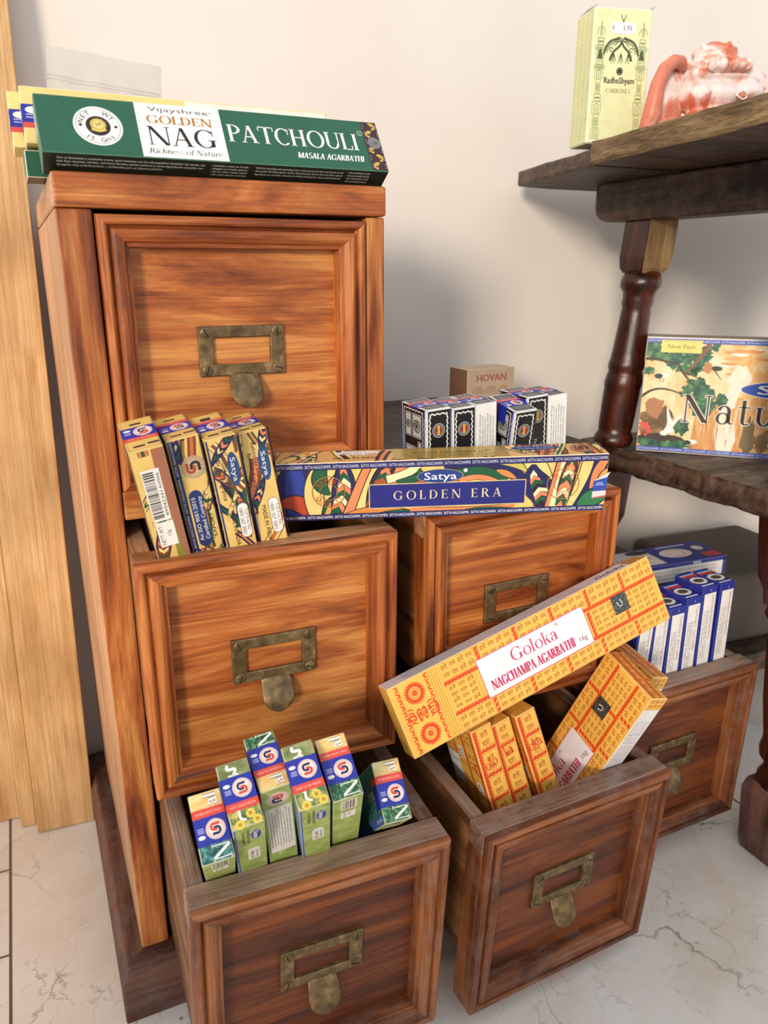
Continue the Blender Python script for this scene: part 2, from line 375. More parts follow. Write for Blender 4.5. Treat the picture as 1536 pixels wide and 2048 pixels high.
def _glyph(ch):
    S, Rg, Rc, D = _stem, _ring, _Rc, _dg
    g = {
     'A': ([D(.06, 0, .37, 1, .05), D(.62, 0, .33, 1, .15), Rc(.18, .32, .62, .37), Rc(-.03, 0, .2, _SF), Rc(.54, 0, .86, _SF)], .88),
     'B': (S(.08) + Rg(.25, .75, .36, .25, -90, 90, .14, .04) + Rg(.25, .27, .42, .27, -90, 90, .14, .04) + [Rc(.2, .96, .27, 1), Rc(.2, 0, .27, .04), Rc(.2, .49, .27, .53)], .75),
     'C': (Rg(.46, .5, .44, .51, 48, 312, .15, .045) + [Rc(.73, .64, .77, .97)], .85),
     'D': (S(.08) + Rg(.3, .5, .52, .5, -90, 90, .15, .04) + [Rc(.2, 0, .32, .04), Rc(.2, .96, .32, 1)], .92),
     'E': (S(.08) + [Rc(.1, .955, .62, 1), Rc(.2, .49, .5, .53), Rc(.1, 0, .66, .045), Rc(.58, .8, .62, 1), Rc(.62, 0, .66, .22), Rc(.47, .42, .5, .6)], .74),
     'G': (Rg(.48, .5, .46, .51, 42, 322, .15, .045) + [Rc(.7, .06, .85, .42), Rc(.6, .4, .94, .44), Rc(.78, .66, .82, .97)], 1.0),
     'H': (S(.08) + S(.62) + [Rc(.2, .49, .65, .54)], .92), 'I': (S(.08), .36),
     'L': (S(.08) + [Rc(.1, 0, .62, .045), Rc(.58, 0, .62, .26)], .68),
     'M': ([Rc(.1, 0, .15, 1), Rc(.02, 0, .24, _SF), Rc(0, .964, .2, 1), D(.42, 0, .08, 1, .16), D(.46, 0, .86, 1, .05)] + S(.85), 1.14),
     'N': ([Rc(.1, 0, .15, 1), Rc(.02, 0, .24, _SF), Rc(0, .964, .2, 1), D(.67, 0, .05, 1, .17), Rc(.78, 0, .83, 1), Rc(.69, .964, .92, 1)], .97),
     'O': (Rg(.5, .5, .48, .52, 0, 360, .15, .045, 30), 1.02),
     'P': (S(.08) + Rg(.25, .73, .42, .27, -90, 90, .14, .04) + [Rc(.2, .96, .27, 1), Rc(.2, .46, .27, .5)], .72),
     'R': (S(.08) + Rg(.25, .74, .4, .26, -90, 90, .14, .04) + [Rc(.2, .96, .27, 1), Rc(.2, .48, .27, .52), D(.62, 0, .32, .5, .17), Rc(.62, 0, .9, _SF)], .88),
     'S': (Rg(.34, .75, .28, .26, 35, 262, .11, .05) + Rg(.34, .26, .31, .27, -145, 90, .12, .05), .7),
     'T': (S(.36, hi=False) + [Rc(.03, .955, .84, 1), Rc(.03, .76, .07, 1), Rc(.8, .76, .84, 1)], .87),
     'U': (S(.08, .3, 1, lo=False) + Rg(.43, .32, .35, .33, 180, 360, .13, .05) + [Rc(.72, .3, .78, 1), Rc(.64, .964, .87, 1)], .92),
     'a': (Rg(.25, .2, .22, .22, 0, 360, .1, .04) + Rg(.27, .44, .22, .24, 0, 165, .12, .045) + [Rc(.37, .04, .49, .46), Rc(.45, 0, .58, .05)], .6),
     'c': (Rg(.3, .33, .28, .35, 45, 315, .12, .04), .54),
     'e': (Rg(.3, .33, .28, .35, 5, 310, .12, .04) + [Rc(.1, .35, .57, .39)], .6),
     'f': ([Rc(.12, 0, .24, .8), Rc(.02, .62, .38, .66), Rc(.05, 0, .34, _SF)] + Rg(.3, .8, .18, .2, 20, 180, .12, .05), .4),
     'h': (S(.08, w=.12) + Rg(.36, .4, .22, .28, 0, 180, .12, .05) + [Rc(.46, 0, .58, .4), Rc(.4, 0, .65, _SF)], .68),
     'i': (S(.08, 0, .66, w=.12) + [Rc(.08, .8, .2, .94)], .32), 'l': (S(.08, w=.12), .32),
     'k': (S(.08, w=.12) + [D(.2, .26, .46, .64, .06), D(.46, 0, .26, .4, .14), Rc(.42, 0, .68, _SF), Rc(.38, .63, .62, .66)], .66),
     'n': (S(.08, 0, .66, w=.12) + Rg(.36, .4, .22, .28, 0, 180, .12, .05) + [Rc(.46, 0, .58, .4), Rc(.4, 0, .65, _SF)], .68),
     'o': (Rg(.33, .33, .31, .35, 0, 360, .12, .04, 24), .66),
     'r': (S(.08, 0, .66, w=.12) + Rg(.32, .46, .15, .22, 30, 160, .09, .06), .46),
     's': ([[(x * .66, y * .66) for x, y in q] for q in Rg(.34, .75, .28, .26, 35, 262, .13, .06) + Rg(.34, .26, .31, .27, -145, 90, .13, .06)], .48),
     't': ([Rc(.12, .12, .24, .9), Rc(.02, .62, .4, .66)] + Rg(.28, .14, .16, .15, 180, 320, .12, .05), .44),
     'u': (S(.08, .25, .66, w=.12, lo=False) + Rg(.32, .26, .24, .27, 180, 360, .12, .05) + [Rc(.46, 0, .58, .66), Rc(.4, .63, .58, .66), Rc(.5, 0, .65, _SF)], .7),
     ' ': ([], .4)}
    return g.get(ch, ([], .4))
def serif(s, track=0.0):
    out, x = [], 0.0
    for ch in s:
        ps, adv = _glyph(ch)
        out += [[(a + x, b_) for a, b_ in q] for q in ps]; x += adv + track
    return out, x - track
def text(mb, fr, s, x, y, h, mat, l=2, align='c', a=0, font='sans', xs=1.0, track=0.0, fit=None, shear=0.0, clip=None, bold=0.0):
    """a line of lettering, cap height h, baseline at y"""
    ps, w = sans(s) if font == 'sans' else serif(s, track)
    if fit: xs = fit / (w * h)
    off = {'c': -w * h * xs / 2, 'l': 0, 'r': -w * h * xs}[align]
    f = fr.sub(x, y, a)
    for dx in ([0] if not bold else [-bold * h, 0, bold * h]):
        for q in ps: pp(mb, f, [(off + px * h * xs + dx + shear * py * h, py * h) for px, py in q], mat, l + (0.15 if dx > 0 else -0.15 if dx < 0 else 0), None if not clip else clip)
def arctext(mb, fr, s, cx, cy, r_, h, mat, l=2, a0=90, step=12, up=True):
    n = len(s)
    for i, ch in enumerate(s):
        if ch == ' ': continue
        ang = a0 + ((n - 1) / 2 - i) * step * (1 if up else -1)
        text(mb, fr, ch, cx + r_ * math.cos(R(ang)), cy + r_ * math.sin(R(ang)), h, mat, l, 'c', ang - 90 if up else ang + 90)
def s_logo(mb, fr, cx, cy, r_, l=2, a=0, flip=False, bgc='#f2ece4', red='#d8452f', navy='#1d2350', ringc='#cf5a48'):
    disc(mb, fr, cx, cy, r_, P(bgc), l); arc(mb, fr, cx, cy, r_ * .9, r_ * .94, 0, 360, P(ringc), l + 1, 24); arc(mb, fr, cx, cy, r_ * .68, r_ * .70, 0, 360, P(ringc), l + 1, 24)
    for k in range(22): # lettering round the ring
        t = R(k * 360 / 22); disc(mb, fr, cx + r_ * .79 * math.cos(t), cy + r_ * .79 * math.sin(t), r_ * .055, P(ringc), l + 1, n=5)
    f = fr.sub(cx, cy, a); w = r_ * .115; q = r_ * .50; sx = -1 if flip else 1
    for pts, c in (([(.9, 1), (-.5, 1), (-.8, .7), (-.8, .15), (-.5, -.1), (.3, -.1)], red), ([(-.35, .3), (.5, .3), (.8, 0), (.8, -.6), (.5, -.9), (-.75, -.9)], navy)):
        strip(mb, f, [(x * q * sx, y * q) for x, y in pts], w * 1.15, P(c), l + (2 if c == red else 1.5))

def carton(X, Y, Z, cols, edge='#e8e2d6', ch=0.0005):
    """a folded card carton as a closed shell with worn folded edges; cols: colours of -x +x -y +y -z +z"""
    mb = MB(); hx, hy, hz = X / 2, Y / 2, Z / 2
    E = edge if not isinstance(edge, str) else P(edge)
    mats = [c if not isinstance(c, str) else P(c) for c in cols]
    vid = {}
    for sx in (-1, 1):
        for sy in (-1, 1):
            for sz in (-1, 1):
                for ax in range(3):
                    p = [sx * hx, sy * hy, sz * hz]
                    for k in range(3):
                        if k != ax: p[k] -= ch * (sx, sy, sz)[k]
                    vid[(sx, sy, sz, ax)] = len(mb.v); mb.v.append(tuple(p))
    def face(ids, mat): mb.f.append(ids); mb.mi.append(mb.m(mat))
    for ax in range(3):
        o = [k for k in range(3) if k != ax]
        for s_ in (-1, 1):
            ids = []
            for a_, b_ in ((-1, -1), (1, -1), (1, 1), (-1, 1)):
                k = [0, 0, 0]; k[ax] = s_; k[o[0]] = a_; k[o[1]] = b_; ids.append(vid[(*k, ax)])
            if (s_ == 1) == (ax == 1): ids = ids[::-1]
            face(ids, mats[ax * 2 + (s_ + 1) // 2])
    for ax in range(3):
        o = [k for k in range(3) if k != ax]
        for a_ in (-1, 1):
            for b_ in (-1, 1):
                k0, k1 = [0, 0, 0], [0, 0, 0]; k0[ax], k1[ax] = -1, 1
                for k in (k0, k1): k[o[0]] = a_; k[o[1]] = b_
                face([vid[(*k0, o[0])], vid[(*k1, o[0])], vid[(*k1, o[1])], vid[(*k0, o[1])]], E)
    for sx in (-1, 1):
        for sy in (-1, 1):
            for sz in (-1, 1): face([vid[(sx, sy, sz, k)] for k in range(3)], E)
    F = {'-y': Fr((-hx, -hy, -hz), (1, 0, 0), (0, 0, 1), X, Z), '+y': Fr((hx, hy, -hz), (-1, 0, 0), (0, 0, 1), X, Z),
         '-x': Fr((-hx, hy, -hz), (0, -1, 0), (0, 0, 1), Y, Z), '+x': Fr((hx, -hy, -hz), (0, 1, 0), (0, 0, 1), Y, Z),
         '+z': Fr((-hx, -hy, hz), (1, 0, 0), (0, 1, 0), X, Y), '-z': Fr((-hx, hy, -hz), (1, 0, 0), (0, -1, 0), X, Y)}
    return mb, F
def place(o, pos, rot): o.location = pos; o.rotation_euler = tuple(R(a) for a in rot); return o

# ================================================================== THE SETTING
WALL_Y = 0.325
mb = MB(); mb.box(-2.2, 2.6, WALL_Y, WALL_Y + 0.12, 0, 2.4, M_WALL)
tag(mb.build('wall_back'), kind='structure')
mb = MB(); mb.box(-2.2, 2.6, -1.9, WALL_Y, -0.06, 0.0, M_FLOOR)
for (x0, x1, y0, y1) in ((-0.1065, -0.1040, -1.9, WALL_Y), (-0.9, -0.1065, 0.208, 0.2100), (-0.9, -0.1065, 0.0945, 0.0968), (-0.9, -0.1065, -0.32, -0.3175),
                         (0.655, 0.6572, -1.9, WALL_Y), (-0.104, 0.655, -0.4345, -0.4325)):
    f_ = Fr((x0, y0, 0), (1, 0, 0), (0, 1, 0)); rect(mb, f_, 0, 0, x1 - x0, y1 - y0, M_GROUT, 3)
tag(mb.build('floor'), kind='structure')
# unseen low wall added in front to shade the floor and lowest drawers
mb = MB(); mb.box(-2.2, 2.6, -1.75, -1.6, 0, 0.60, M_WALL)
tag(mb.build('added_shade_wall'), kind='structure')

# pale oak boards standing at the left
for i, (x0, x1, y, lab) in enumerate(((-0.078, -0.020, 0.250, 'pale oak board nearest the cabinet, front-most of the three at the left'),
                                      (-0.094, -0.0788, 0.270, 'narrow pale oak board seen as a strip between the two other upright boards'),
                                      (-0.30, -0.0948, 0.290, 'pale oak board farthest left, at the edge of the photo'))):
    mb = MB(); mb.box(x0 - x1, 0, 0, 0.018, 0.0, 1.5, [W_OAK['z']] * 6)
    o = mb.build('oak_board', bevel=0.001); o.location = (x1, y, 0.0008); o.rotation_euler = (R(-3.2), R(1.2), R(-3))
    tag(o, lab, 'board', 'oak boards standing on the left')

# ================================================================== STEPPED DRAWER CABINET
cab = empty('drawer_cabinet', (0.30, 0.15, 0))
tag(cab, 'stepped teak apothecary cabinet with six brass-handled drawers pulled out to different lengths', 'cabinet')
CO = Vector((0.30, 0.15, 0))
def cpart(name, bxs, bevel=0.0014):
    mb = MB()
    for b_ in bxs: mb.box(*[b_[i] - CO[i // 2] for i in range(6)], b_[6])
    return mb.build(name, cab, bevel=bevel)
D_ = 0.30
cx, cz, cy = W_CAB['x'], W_CAB['z'], W_CAB['y']
pl = W_SIDE['z']
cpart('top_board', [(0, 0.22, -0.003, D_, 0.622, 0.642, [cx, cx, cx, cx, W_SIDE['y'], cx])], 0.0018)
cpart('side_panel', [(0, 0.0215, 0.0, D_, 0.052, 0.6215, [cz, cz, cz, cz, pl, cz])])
cpart('side_panel', [(0.2055, 0.22, 0.0, D_, 0.052, 0.6215, cz)])
cpart('side_panel', [(0.415, 0.43, 0.0, D_, 0.052, 0.4175, cz)])
cpart('side_panel', [(0.615, 0.63, 0.0, D_, 0.052, 0.2325, cz)])
cpart('middle_top_board', [(0.2205, 0.4325, -0.002, D_, 0.418, 0.436, [W_OLD['x']] * 6)])
cpart('low_top_board', [(0.4305, 0.632, -0.002, D_, 0.233, 0.250, [W_OLD['x']] * 6)])
cpart('rail', [(0.022, 0.205, 0.001, 0.022, 0.4195, 0.4405, cx)])
cpart('rail', [(0.022, 0.205, 0.001, 0.022, 0.2195, 0.2405, cx)])
cpart('rail', [(0.2205, 0.4145, 0.001, 0.022, 0.2195, 0.2405, cx)])
cpart('back_panel', [(0.022, 0.205, D_ - 0.008, D_ - 0.001, 0.053, 0.62, cz)])
cpart('back_panel', [(0.2205, 0.4145, D_ - 0.008, D_ - 0.001, 0.053, 0.417, cz)])
cpart('back_panel', [(0.4305, 0.6145, D_ - 0.008, D_ - 0.001, 0.053, 0.232, cz)])
px_ = W_PLINTH
mb = MB()   # chamfered plinth
x0, x1, y0, y1 = -0.0195, 0.650, -0.018, D_ + 0.004
prof = [(0, 0), (0, 0.040), (0.006, 0.051)]
rows = []
for (i, z) in prof + [(0.03, 0.0515)]:
    rows.append([(x0 + i - CO.x, y1 - CO.y, z), (x0 + i - CO.x, y0 + i - CO.y, z), (x1 - i - CO.x, y0 + i - CO.y, z), (x1 - i - CO.x, y1 - CO.y, z)])
mb.grid(rows, [px_['y'], px_['x'], px_['y']])
mb.poly([(x0 - CO.x, y1 - CO.y, 0), (x1 - CO.x, y1 - CO.y, 0), (x1 - CO.x, y1 - CO.y, 0.05), (x0 - CO.x, y1 - CO.y, 0.05)], px_['x'])
mb.poly([(x0 + .03 - CO.x, y0 + .03 - CO.y, .0515), (x1 - .03 - CO.x, y0 + .03 - CO.y, .0515), (x1 - .03 - CO.x, y1 - CO.y, .0515), (x0 + .03 - CO.x, y1 - CO.y, .0515)], px_['x'])
mb.build('plinth', cab, bevel=0.0016)

MPROF = [(0.0, 0.006), (0.0006, 0.0015), (0.0022, 0.0002), (0.0045, 0.0), (0.0058, 0.0010), (0.0066, 0.0042), (0.0076, 0.0046), (0.0088, 0.0014), (0.0108, 0.0004),
         (0.0135, 0.0010), (0.0160, 0.0028), (0.0170, 0.0050), (0.0180, 0.0052), (0.0194, 0.0056), (0.0200, 0.0156)]
def drawer(pos, rot, w=0.182, h=0.178, wm=W_CAB, wf=W_MLD, wr=None, floor_z=0.0, depth=0.235, low=0.036):
    """front-board face at y=0, centred; the open tray runs back along +y"""
    wr = wr or wm
    mb = MB(); hw, hh = w / 2, h / 2
    a, b_ = 0.0154, 0.0262
    mb.box(-hw + 0.0185, hw - 0.0185, a, a + 0.004, -hh + 0.0185, hh - 0.0185, wm['x'])
    # front board behind the moulding
    mb.box(-hw, hw, 0.0062, b_, hh - 0.0185, hh, [wr['x']] * 6); mb.box(-hw, hw, 0.0062, b_, -hh, -hh + 0.0185, [wf['x']] * 6)
    mb.box(-hw, -hw + 0.0185, 0.0062, b_, -hh + 0.0185, hh - 0.0185, wf['z']); mb.box(hw - 0.0185, hw, 0.0062, b_, -hh + 0.0185, hh - 0.0185, wf['z'])
    mb.box(-hw + 0.0185, hw - 0.0185, a + 0.004, b_, -hh + 0.0185, hh - 0.0185, W_PLY['x'])
    t = 0.0125; sz0, sz1 = -hh + low, hh - 0.0015
    for x0 in (-hw + 0.001, hw - 0.001 - t): mb.box(x0, x0 + t, b_, depth, sz0, sz1, [W_PLY['y']] * 5 + [W_PLY['y']] if wr is wm else [W_PLY['y'], wr['y'], W_PLY['y'], W_PLY['y'], W_PLY['y'], W_PLY['y']])
    mb.box(-hw + 0.001 + t, hw - 0.001 - t, depth - t, depth, sz0, sz1 - 0.01, W_PLY['x'])
    mb.box(-hw + 0.001 + t, hw - 0.001 - t, b_, depth - t, sz0, sz0 + max(0.006, floor_z - sz0), W_PLY['x'])
    d = mb.build('drawer', cab, bevel=0.0012)
    d.location = Vector(pos) - CO; d.rotation_euler = tuple(R(q) for q in rot)
    # mitred moulding
    mm = MB(); rows = []
    for side in range(4):
        seg = []
        for u, y in MPROF:
            X, Zz = hw - u, hh - u
            q = {0: ((-X, Zz), (X, Zz)), 1: ((X, Zz), (X, -Zz)), 2: ((X, -Zz), (-X, -Zz)), 3: ((-X, -Zz), (-X, Zz))}[side]
            n = 14; row = []
            for k in range(n + 1):
                t_ = k / n; jx = 0.00022 * noise.noise(Vector((u * 300 + side * 9, t_ * 14, pos[0] * 50 + pos[2] * 70)))
                row.append((q[0][0] + (q[1][0] - q[0][0]) * t_, y + jx, q[0][1] + (q[1][1] - q[0][1]) * t_))
            seg.append(row)
        mm.grid(seg, (wf['x'] if side % 2 == 0 else wf['z']))
    # slightly different top edge on worn drawers
    mo = mm.build('moulding', d, smooth=False)
    # brass label holder, its four screws, and the pull
    pw, ph, ww, wh, y1 = 0.0615, 0.0345, 0.041, 0.0185, a
    lb = MB(); y0 = y1 - 0.0032; zc = 0.0015
    rows = []
    for (X, Zz, y) in ((pw / 2, ph / 2, y1), (pw / 2, ph / 2, y0 + .0006), (pw / 2 - .0007, ph / 2 - .0007, y0), (ww / 2 + .0007, wh / 2 + .0007, y0), (ww / 2, wh / 2, y0 + .0006), (ww / 2, wh / 2, y1)):
        rows.append([(-X, y, zc - Zz), (X, y, zc - Zz), (X, y, zc + Zz), (-X, y, zc + Zz)])
    lb.grid(rows, M_BRASS, close_v=True)
    lo = lb.build('label_holder', d, weld=True); lo['label'] = 'brass label holder'
    for k, (sx, sz) in enumerate(((-1, -1), (1, -1), (-1, 1), (1, 1))):
        c = (sx * (pw / 2 - 0.0052), zc + sz * (ph / 2 - 0.0044)); s_ = MB(); r_ = 0.0038; n = 20; ang = R((25, -60, 70, 40)[k] + pos[0] * 400)
        dome = [[(c[0] + q * r_ * math.cos(2 * math.pi * i / n), y0 - hgt, c[1] + q * r_ * math.sin(2 * math.pi * i / n)) for i in range(n)] for q, hgt in ((1.0, -0.0002), (0.98, 0.0004), (0.75, 0.0008), (0.4, 0.00105), (0.05, 0.0011))]
        s_.grid(dome, M_BRASS, close_v=True)
        u = Vector((math.cos(ang), 0, math.sin(ang))); v = Vector((-math.sin(ang), 0, math.cos(ang))); o_ = Vector((c[0], y0 - 0.00125, c[1]))
        s_.poly([o_ + u * .0031 - v * .00038, o_ + u * .0031 + v * .00038, o_ - u * .0031 + v * .00038, o_ - u * .0031 - v * .00038], M_DARK)
        s_.build('screw', d, smooth=False)
    pu = MB(); rows = []; nn = 14
    for k in range(nn + 1):
        t_ = k / nn if k < 5 else 0.5 + 0.5 * math.sin((k - 5) / (nn - 5) * math.pi / 2); z = zc - ph / 2 + 0.002 - 0.0240 * t_
        hwid = 0.0105 + 0.0012 * math.sin(t_ * 3.0)
        if t_ > 0.5: hwid = math.sqrt(max(0.0, 1 - ((t_ - 0.5) / 0.5) ** 2)) * 0.0116 + 0.0002
        out = 0.0005 + 0.0105 * math.sin(min(1, t_ * 1.15) * math.pi / 2) ** 1.2
        rows.append([(hwid * math.cos(q), y0 - out + 0.0020 * (hwid / 0.0116) * math.cos(q) ** 2, z) for q in [math.pi * i / 8 for i in range(9)]])
    pu.grid(rows, M_BRASS)
    po = pu.build('pull', d, smooth=True); po['label'] = 'brass tongue-shaped pull'; md = po.modifiers.new('thickness', 'SOLIDIFY'); md.thickness = 0.0018; md.offset = -1
    return d
drawer((0.1137, -0.0035, 0.5300), (0.0, 0, 0.3), wf=W_MLD)
drawer((0.1090, -0.0625, 0.3185), (0.9, 0, -2.6), wr=W_RIM, floor_z=-0.055, wf=W_MLD)
drawer((0.1105, -0.1425, 0.1162), (3.3, 1.2, -1.5), wm=W_LOW, wf=W_LOWM, wr=W_WORN_SKY, low=0.040)
drawer((0.3190, -0.0605, 0.3235), (1.2, -1.0, -1.2), wf=W_MLD, wr=W_RIM, floor_z=-0.07, w=0.179)
drawer((0.3200, -0.1457, 0.1062), (3.9, 0.6, 2.3), wm=W_LOW, wf=W_LOWM, wr=W_WORN_SKY, low=0.046)
drawer((0.5150, -0.0660, 0.1185), (1.4, 0.3, 1.2), wm=W_LOW, wf=W_LOWM, wr=W_WORN_SKY, low=0.036, floor_z=-0.05)

# ================================================================== OLD RUSTIC TABLE AT THE RIGHT
tab = empty('rustic_table', (0.75, 0.1, 0))
tag(tab, 'old dark wooden table with turned legs, rough plank top and a low plank shelf', 'table')
TO = Vector((0.75, 0.1, 0))
def plank(name, outline, z0, z1, mat, edge, rough=0.002, seed=0, n_=16, parent=tab):
    """a plank from a plan outline, its cut edge broken up; outline: list of (x, y)"""
    rnd = random.Random(seed); mb = MB(); pts = []
    for i in range(len(outline)):
        a, b_ = outline[i], outline[(i + 1) % len(outline)]
        for k in range(n_): pts.append((a[0] + (b_[0] - a[0]) * k / n_, a[1] + (b_[1] - a[1]) * k / n_))
    rows = []
    for j, t in enumerate((0, .15, .5, .85, 1)):
        row = []
        for i, (x, y) in enumerate(pts):
            q = rough * noise.noise(Vector((x * 60, y * 60, j * 1.7 + seed))) + (rough * .6 * noise.noise(Vector((x * 200, y * 200, j * 3 + seed))))
            zz = rough * .5 * noise.noise(Vector((x * 30, y * 30, seed + 5 + (9 if j > 2 else 0))))
            ins = (0.0015 if j in (0, 4) else 0)
            row.append(Vector((x + q + ins, y + q * .4, z0 + (z1 - z0) * t + zz)) - TO)
        rows.append(row)
    mb.grid(rows, edge, close_v=True)
    mb.poly(rows[0][::-1], mat); mb.poly(rows[-1], mat)
    return mb.build(name, parent)
plank('top_plank', [(0.452, -0.14), (1.15, -0.14), (1.15, 0.108), (0.4865, 0.108)], 0.682, 0.702, W_OLD['x'], W_EDGE['y'], 0.002, 3)
plank('top_plank', [(0.492, 0.109), (1.15, 0.109), (1.15, 0.30), (0.541, 0.300), (0.530, 0.292), (0.513, 0.225)], 0.681, 0.6965, W_OLD['x'], W_OLD['y'], 0.0018, 11)
plank('shelf_plank', [(0.594, -0.055), (1.15, -0.055), (1.15, 0.215), (0.589, 0.215)], 0.360, 0.3865, W_SHELF['x'], W_OLD['y'], 0.0050, 21, n_=40)
mb = MB()   # apron with a rounded back end
sec = [(0.600, 0.638), (0.640, 0.638), (0.640, 0.6815), (0.600, 0.6815)]
rows = []
for y, s_ in ((-0.12, 1), (0.05, 1), (0.205, 1), (0.218, .98), (0.228, .92), (0.236, .82), (0.242, .66), (0.245, .45)):
    row = []
    for x, z in sec: row.append(Vector((0.62 + (x - 0.62) * s_, y, 0.6815 + (z - 0.6815) * s_)) - TO)
    rows.append(row)
mb.grid(rows, W_OLD['y'], close_v=True); mb.poly(rows[0][::-1], W_OLD['y']); mb.poly(rows[-1], W_OLD['y'])
mb.build('apron', tab, bevel=0.003, seg=3)
LEGP = [(.0175, .585), (.0205, .581), (.0225, .574), (.0222, .568), (.0180, .562), (.0172, .556), (.0175, .550), (.0160, .545), (.0165, .540), (.0170, .525), (.0178, .510), (.0186, .495), (.0192, .487), (.0204, .483), (.0202, .477), (.0188, .474),
        (.0200, .470), (.0214, .462), (.0212, .457), (.0205, .453), (.0206, .447), (.0203, .43), (.0198, .41), (.0190, .403), (.0208, .4005), (.0226, .395), (.0226, .391), (.021, .3872)]
def leg(xb, yb, lean, lower=True):
    """square block under the apron, turned shaft to the shelf; leans outwards"""
    mb = MB(); top = 0.638
    c = lambda z: (xb + lean[0] * (top - z), yb + lean[1] * (top - z))
    rows = []
    for z, s_ in ((0.6385, .0205), (0.600, .0205), (0.588, .019), (0.583, .016)):
        x, y = c(z); rows.append([Vector((x + sx * s_, y + sy * s_, z)) - TO for sx, sy in ((-1, -1), (1, -1), (1, 1), (-1, 1))])
    mb.grid(rows, [W_CUT['z'], W_TURN['z'], W_TURN['z'], W_TURN['z']], close_v=True); mb.poly(rows[0][::-1], W_TURN['z'])
    l = mb.build('leg_block', tab, bevel=0.002)
    mb = MB(); rows = []
    for r_, z in [(0.012, 0.5852)] + LEGP + [(0.012, 0.387)]:
        x, y = c(z); rows.append([Vector((x + r_ * math.cos(2 * math.pi * k / 32), y + r_ * math.sin(2 * math.pi * k / 32), z)) - TO for k in range(32)])
    mb.grid(rows, W_TURN['z'], close_v=True); mb.build('leg', tab, smooth=True)
    if not lower: return
    mb = MB(); rows = []
    for z, s_ in ((0.3595, .021), (0.30, .021), (0.285, .017), (0.270, .0165)):
        x, y = c(z); rows.append([Vector((x + sx * s_, y + sy * s_, z)) - TO for sx, sy in ((-1, -1), (1, -1), (1, 1), (-1, 1))])
    mb.grid(rows, [W_TURN['z']] * 4, close_v=True); mb.poly(rows[0][::-1], W_TURN['z'])
    mb.build('lower_leg_block', tab, bevel=0.002)
    mb = MB(); rows = []
    for r_, z in ((.012, .272), (.019, .268), (.021, .26), (.017, .253), (.0185, .22), (.020, .17), (.0185, .13), (.022, .118), (.022, .110), (.016, .102), (.019, .095), (.0235, .088), (.024, .080)):
        x, y = c(z); rows.append([Vector((x + r_ * math.cos(2 * math.pi * k / 28), y + r_ * math.sin(2 * math.pi * k / 28), z)) - TO for k in range(28)])
    mb.grid(rows, W_TURN['z'], close_v=True); mb.build('lower_leg', tab, smooth=True)
    mb = MB(); rows = []
    for z, s_ in ((0.082, .023), (0.070, .027), (0.012, .0285), (0.0, .027)):
        x, y = c(z); rows.append([Vector((x + sx * s_, y + sy * s_, z)) - TO for sx, sy in ((-1, -1), (1, -1), (1, 1), (-1, 1))])
    mb.grid(rows, [W_PLINTH['z']] * 4, close_v=True); mb.poly(rows[0][::-1], W_OLD['z']); mb.poly(rows[-1], W_OLD['z'])
    mb.build('foot', tab, bevel=0.002)
leg(0.622, 0.163, (-0.085, 0.03))
leg(0.621, -0.026, (0.010, -0.127))

# ================================================================== INCENSE CARTONS
RED, BLUE, WHITE = '#d5412f', '#25309a', '#f3efe8'
def seal(parent, X, Y, Z, y0, y1, drop=0.018, flip=False, dull=False, sides=True, logo=True, l=4):
    """the blue and red paper seal stuck over the end flap of a carton and down its two sides"""
    mb = MB(); hx, hz = X / 2, Z / 2
    blue = P('#2530a0' if not dull else '#2a3270'); red = P('#dc4a38')
    ft = Fr((-hx, -Y / 2, hz), (1, 0, 0), (0, 1, 0), X, Y)
    fs = [Fr((-hx, Y / 2, hz), (0, -1, 0), (0, 0, 1)), Fr((hx, -Y / 2, hz), (0, 1, 0), (0, 0, 1))]
    yr = (y0, y0 + (y1 - y0) * .24) if not flip else (y1 - (y1 - y0) * .24, y1)
    yb = (yr[1], y1) if not flip else (y0, yr[0])
    rect(mb, ft, 0, yb[0], X, yb[1], blue, l); rect(mb, ft, 0, yr[0], X, yr[1], red, l)
    if sides:
        for i, f in enumerate(fs):
            conv = (lambda q: Y - q) if i == 0 else (lambda q: q)
            for (a_, c_), mt in ((yb, blue), (yr, red)):
                p, q = sorted((conv(a_), conv(c_))); rect(mb, f, p, -drop, q, 0, mt, l)
    cyc = (yb[0] + yb[1]) / 2; r_ = min(X * .30, (yb[1] - yb[0]) * .44)
    if logo: s_logo(mb, ft, X * .62, cyc, r_, l + 1, a=180 if not flip else 0)
    text(mb, ft, 'MUMBAI-400 072, INDIA', X * .5, (yr[0] + yr[1]) / 2 + (.0008 if not flip else -.0008), .0016, P('#f2c0b4'), l + 1, a=180 if not flip else 0, fit=X * .8)
    disc(mb, ft, X * .17, cyc - (.003 if flip else -.003), X * .11, P('#f2f0f0'), l + 1, ry=X * .06)
    for k in range(3): rect(mb, ft, X * .08, cyc + (k * .0011 - .0005) * (1 if flip else -1), X * .27, cyc + (k * .0011) * (1 if flip else -1), P('#b9bde0'), l + 1)
    o = mb.build('seal', parent); o['label'] = 'blue and red paper seal with a round emblem over the end flap'
    return o
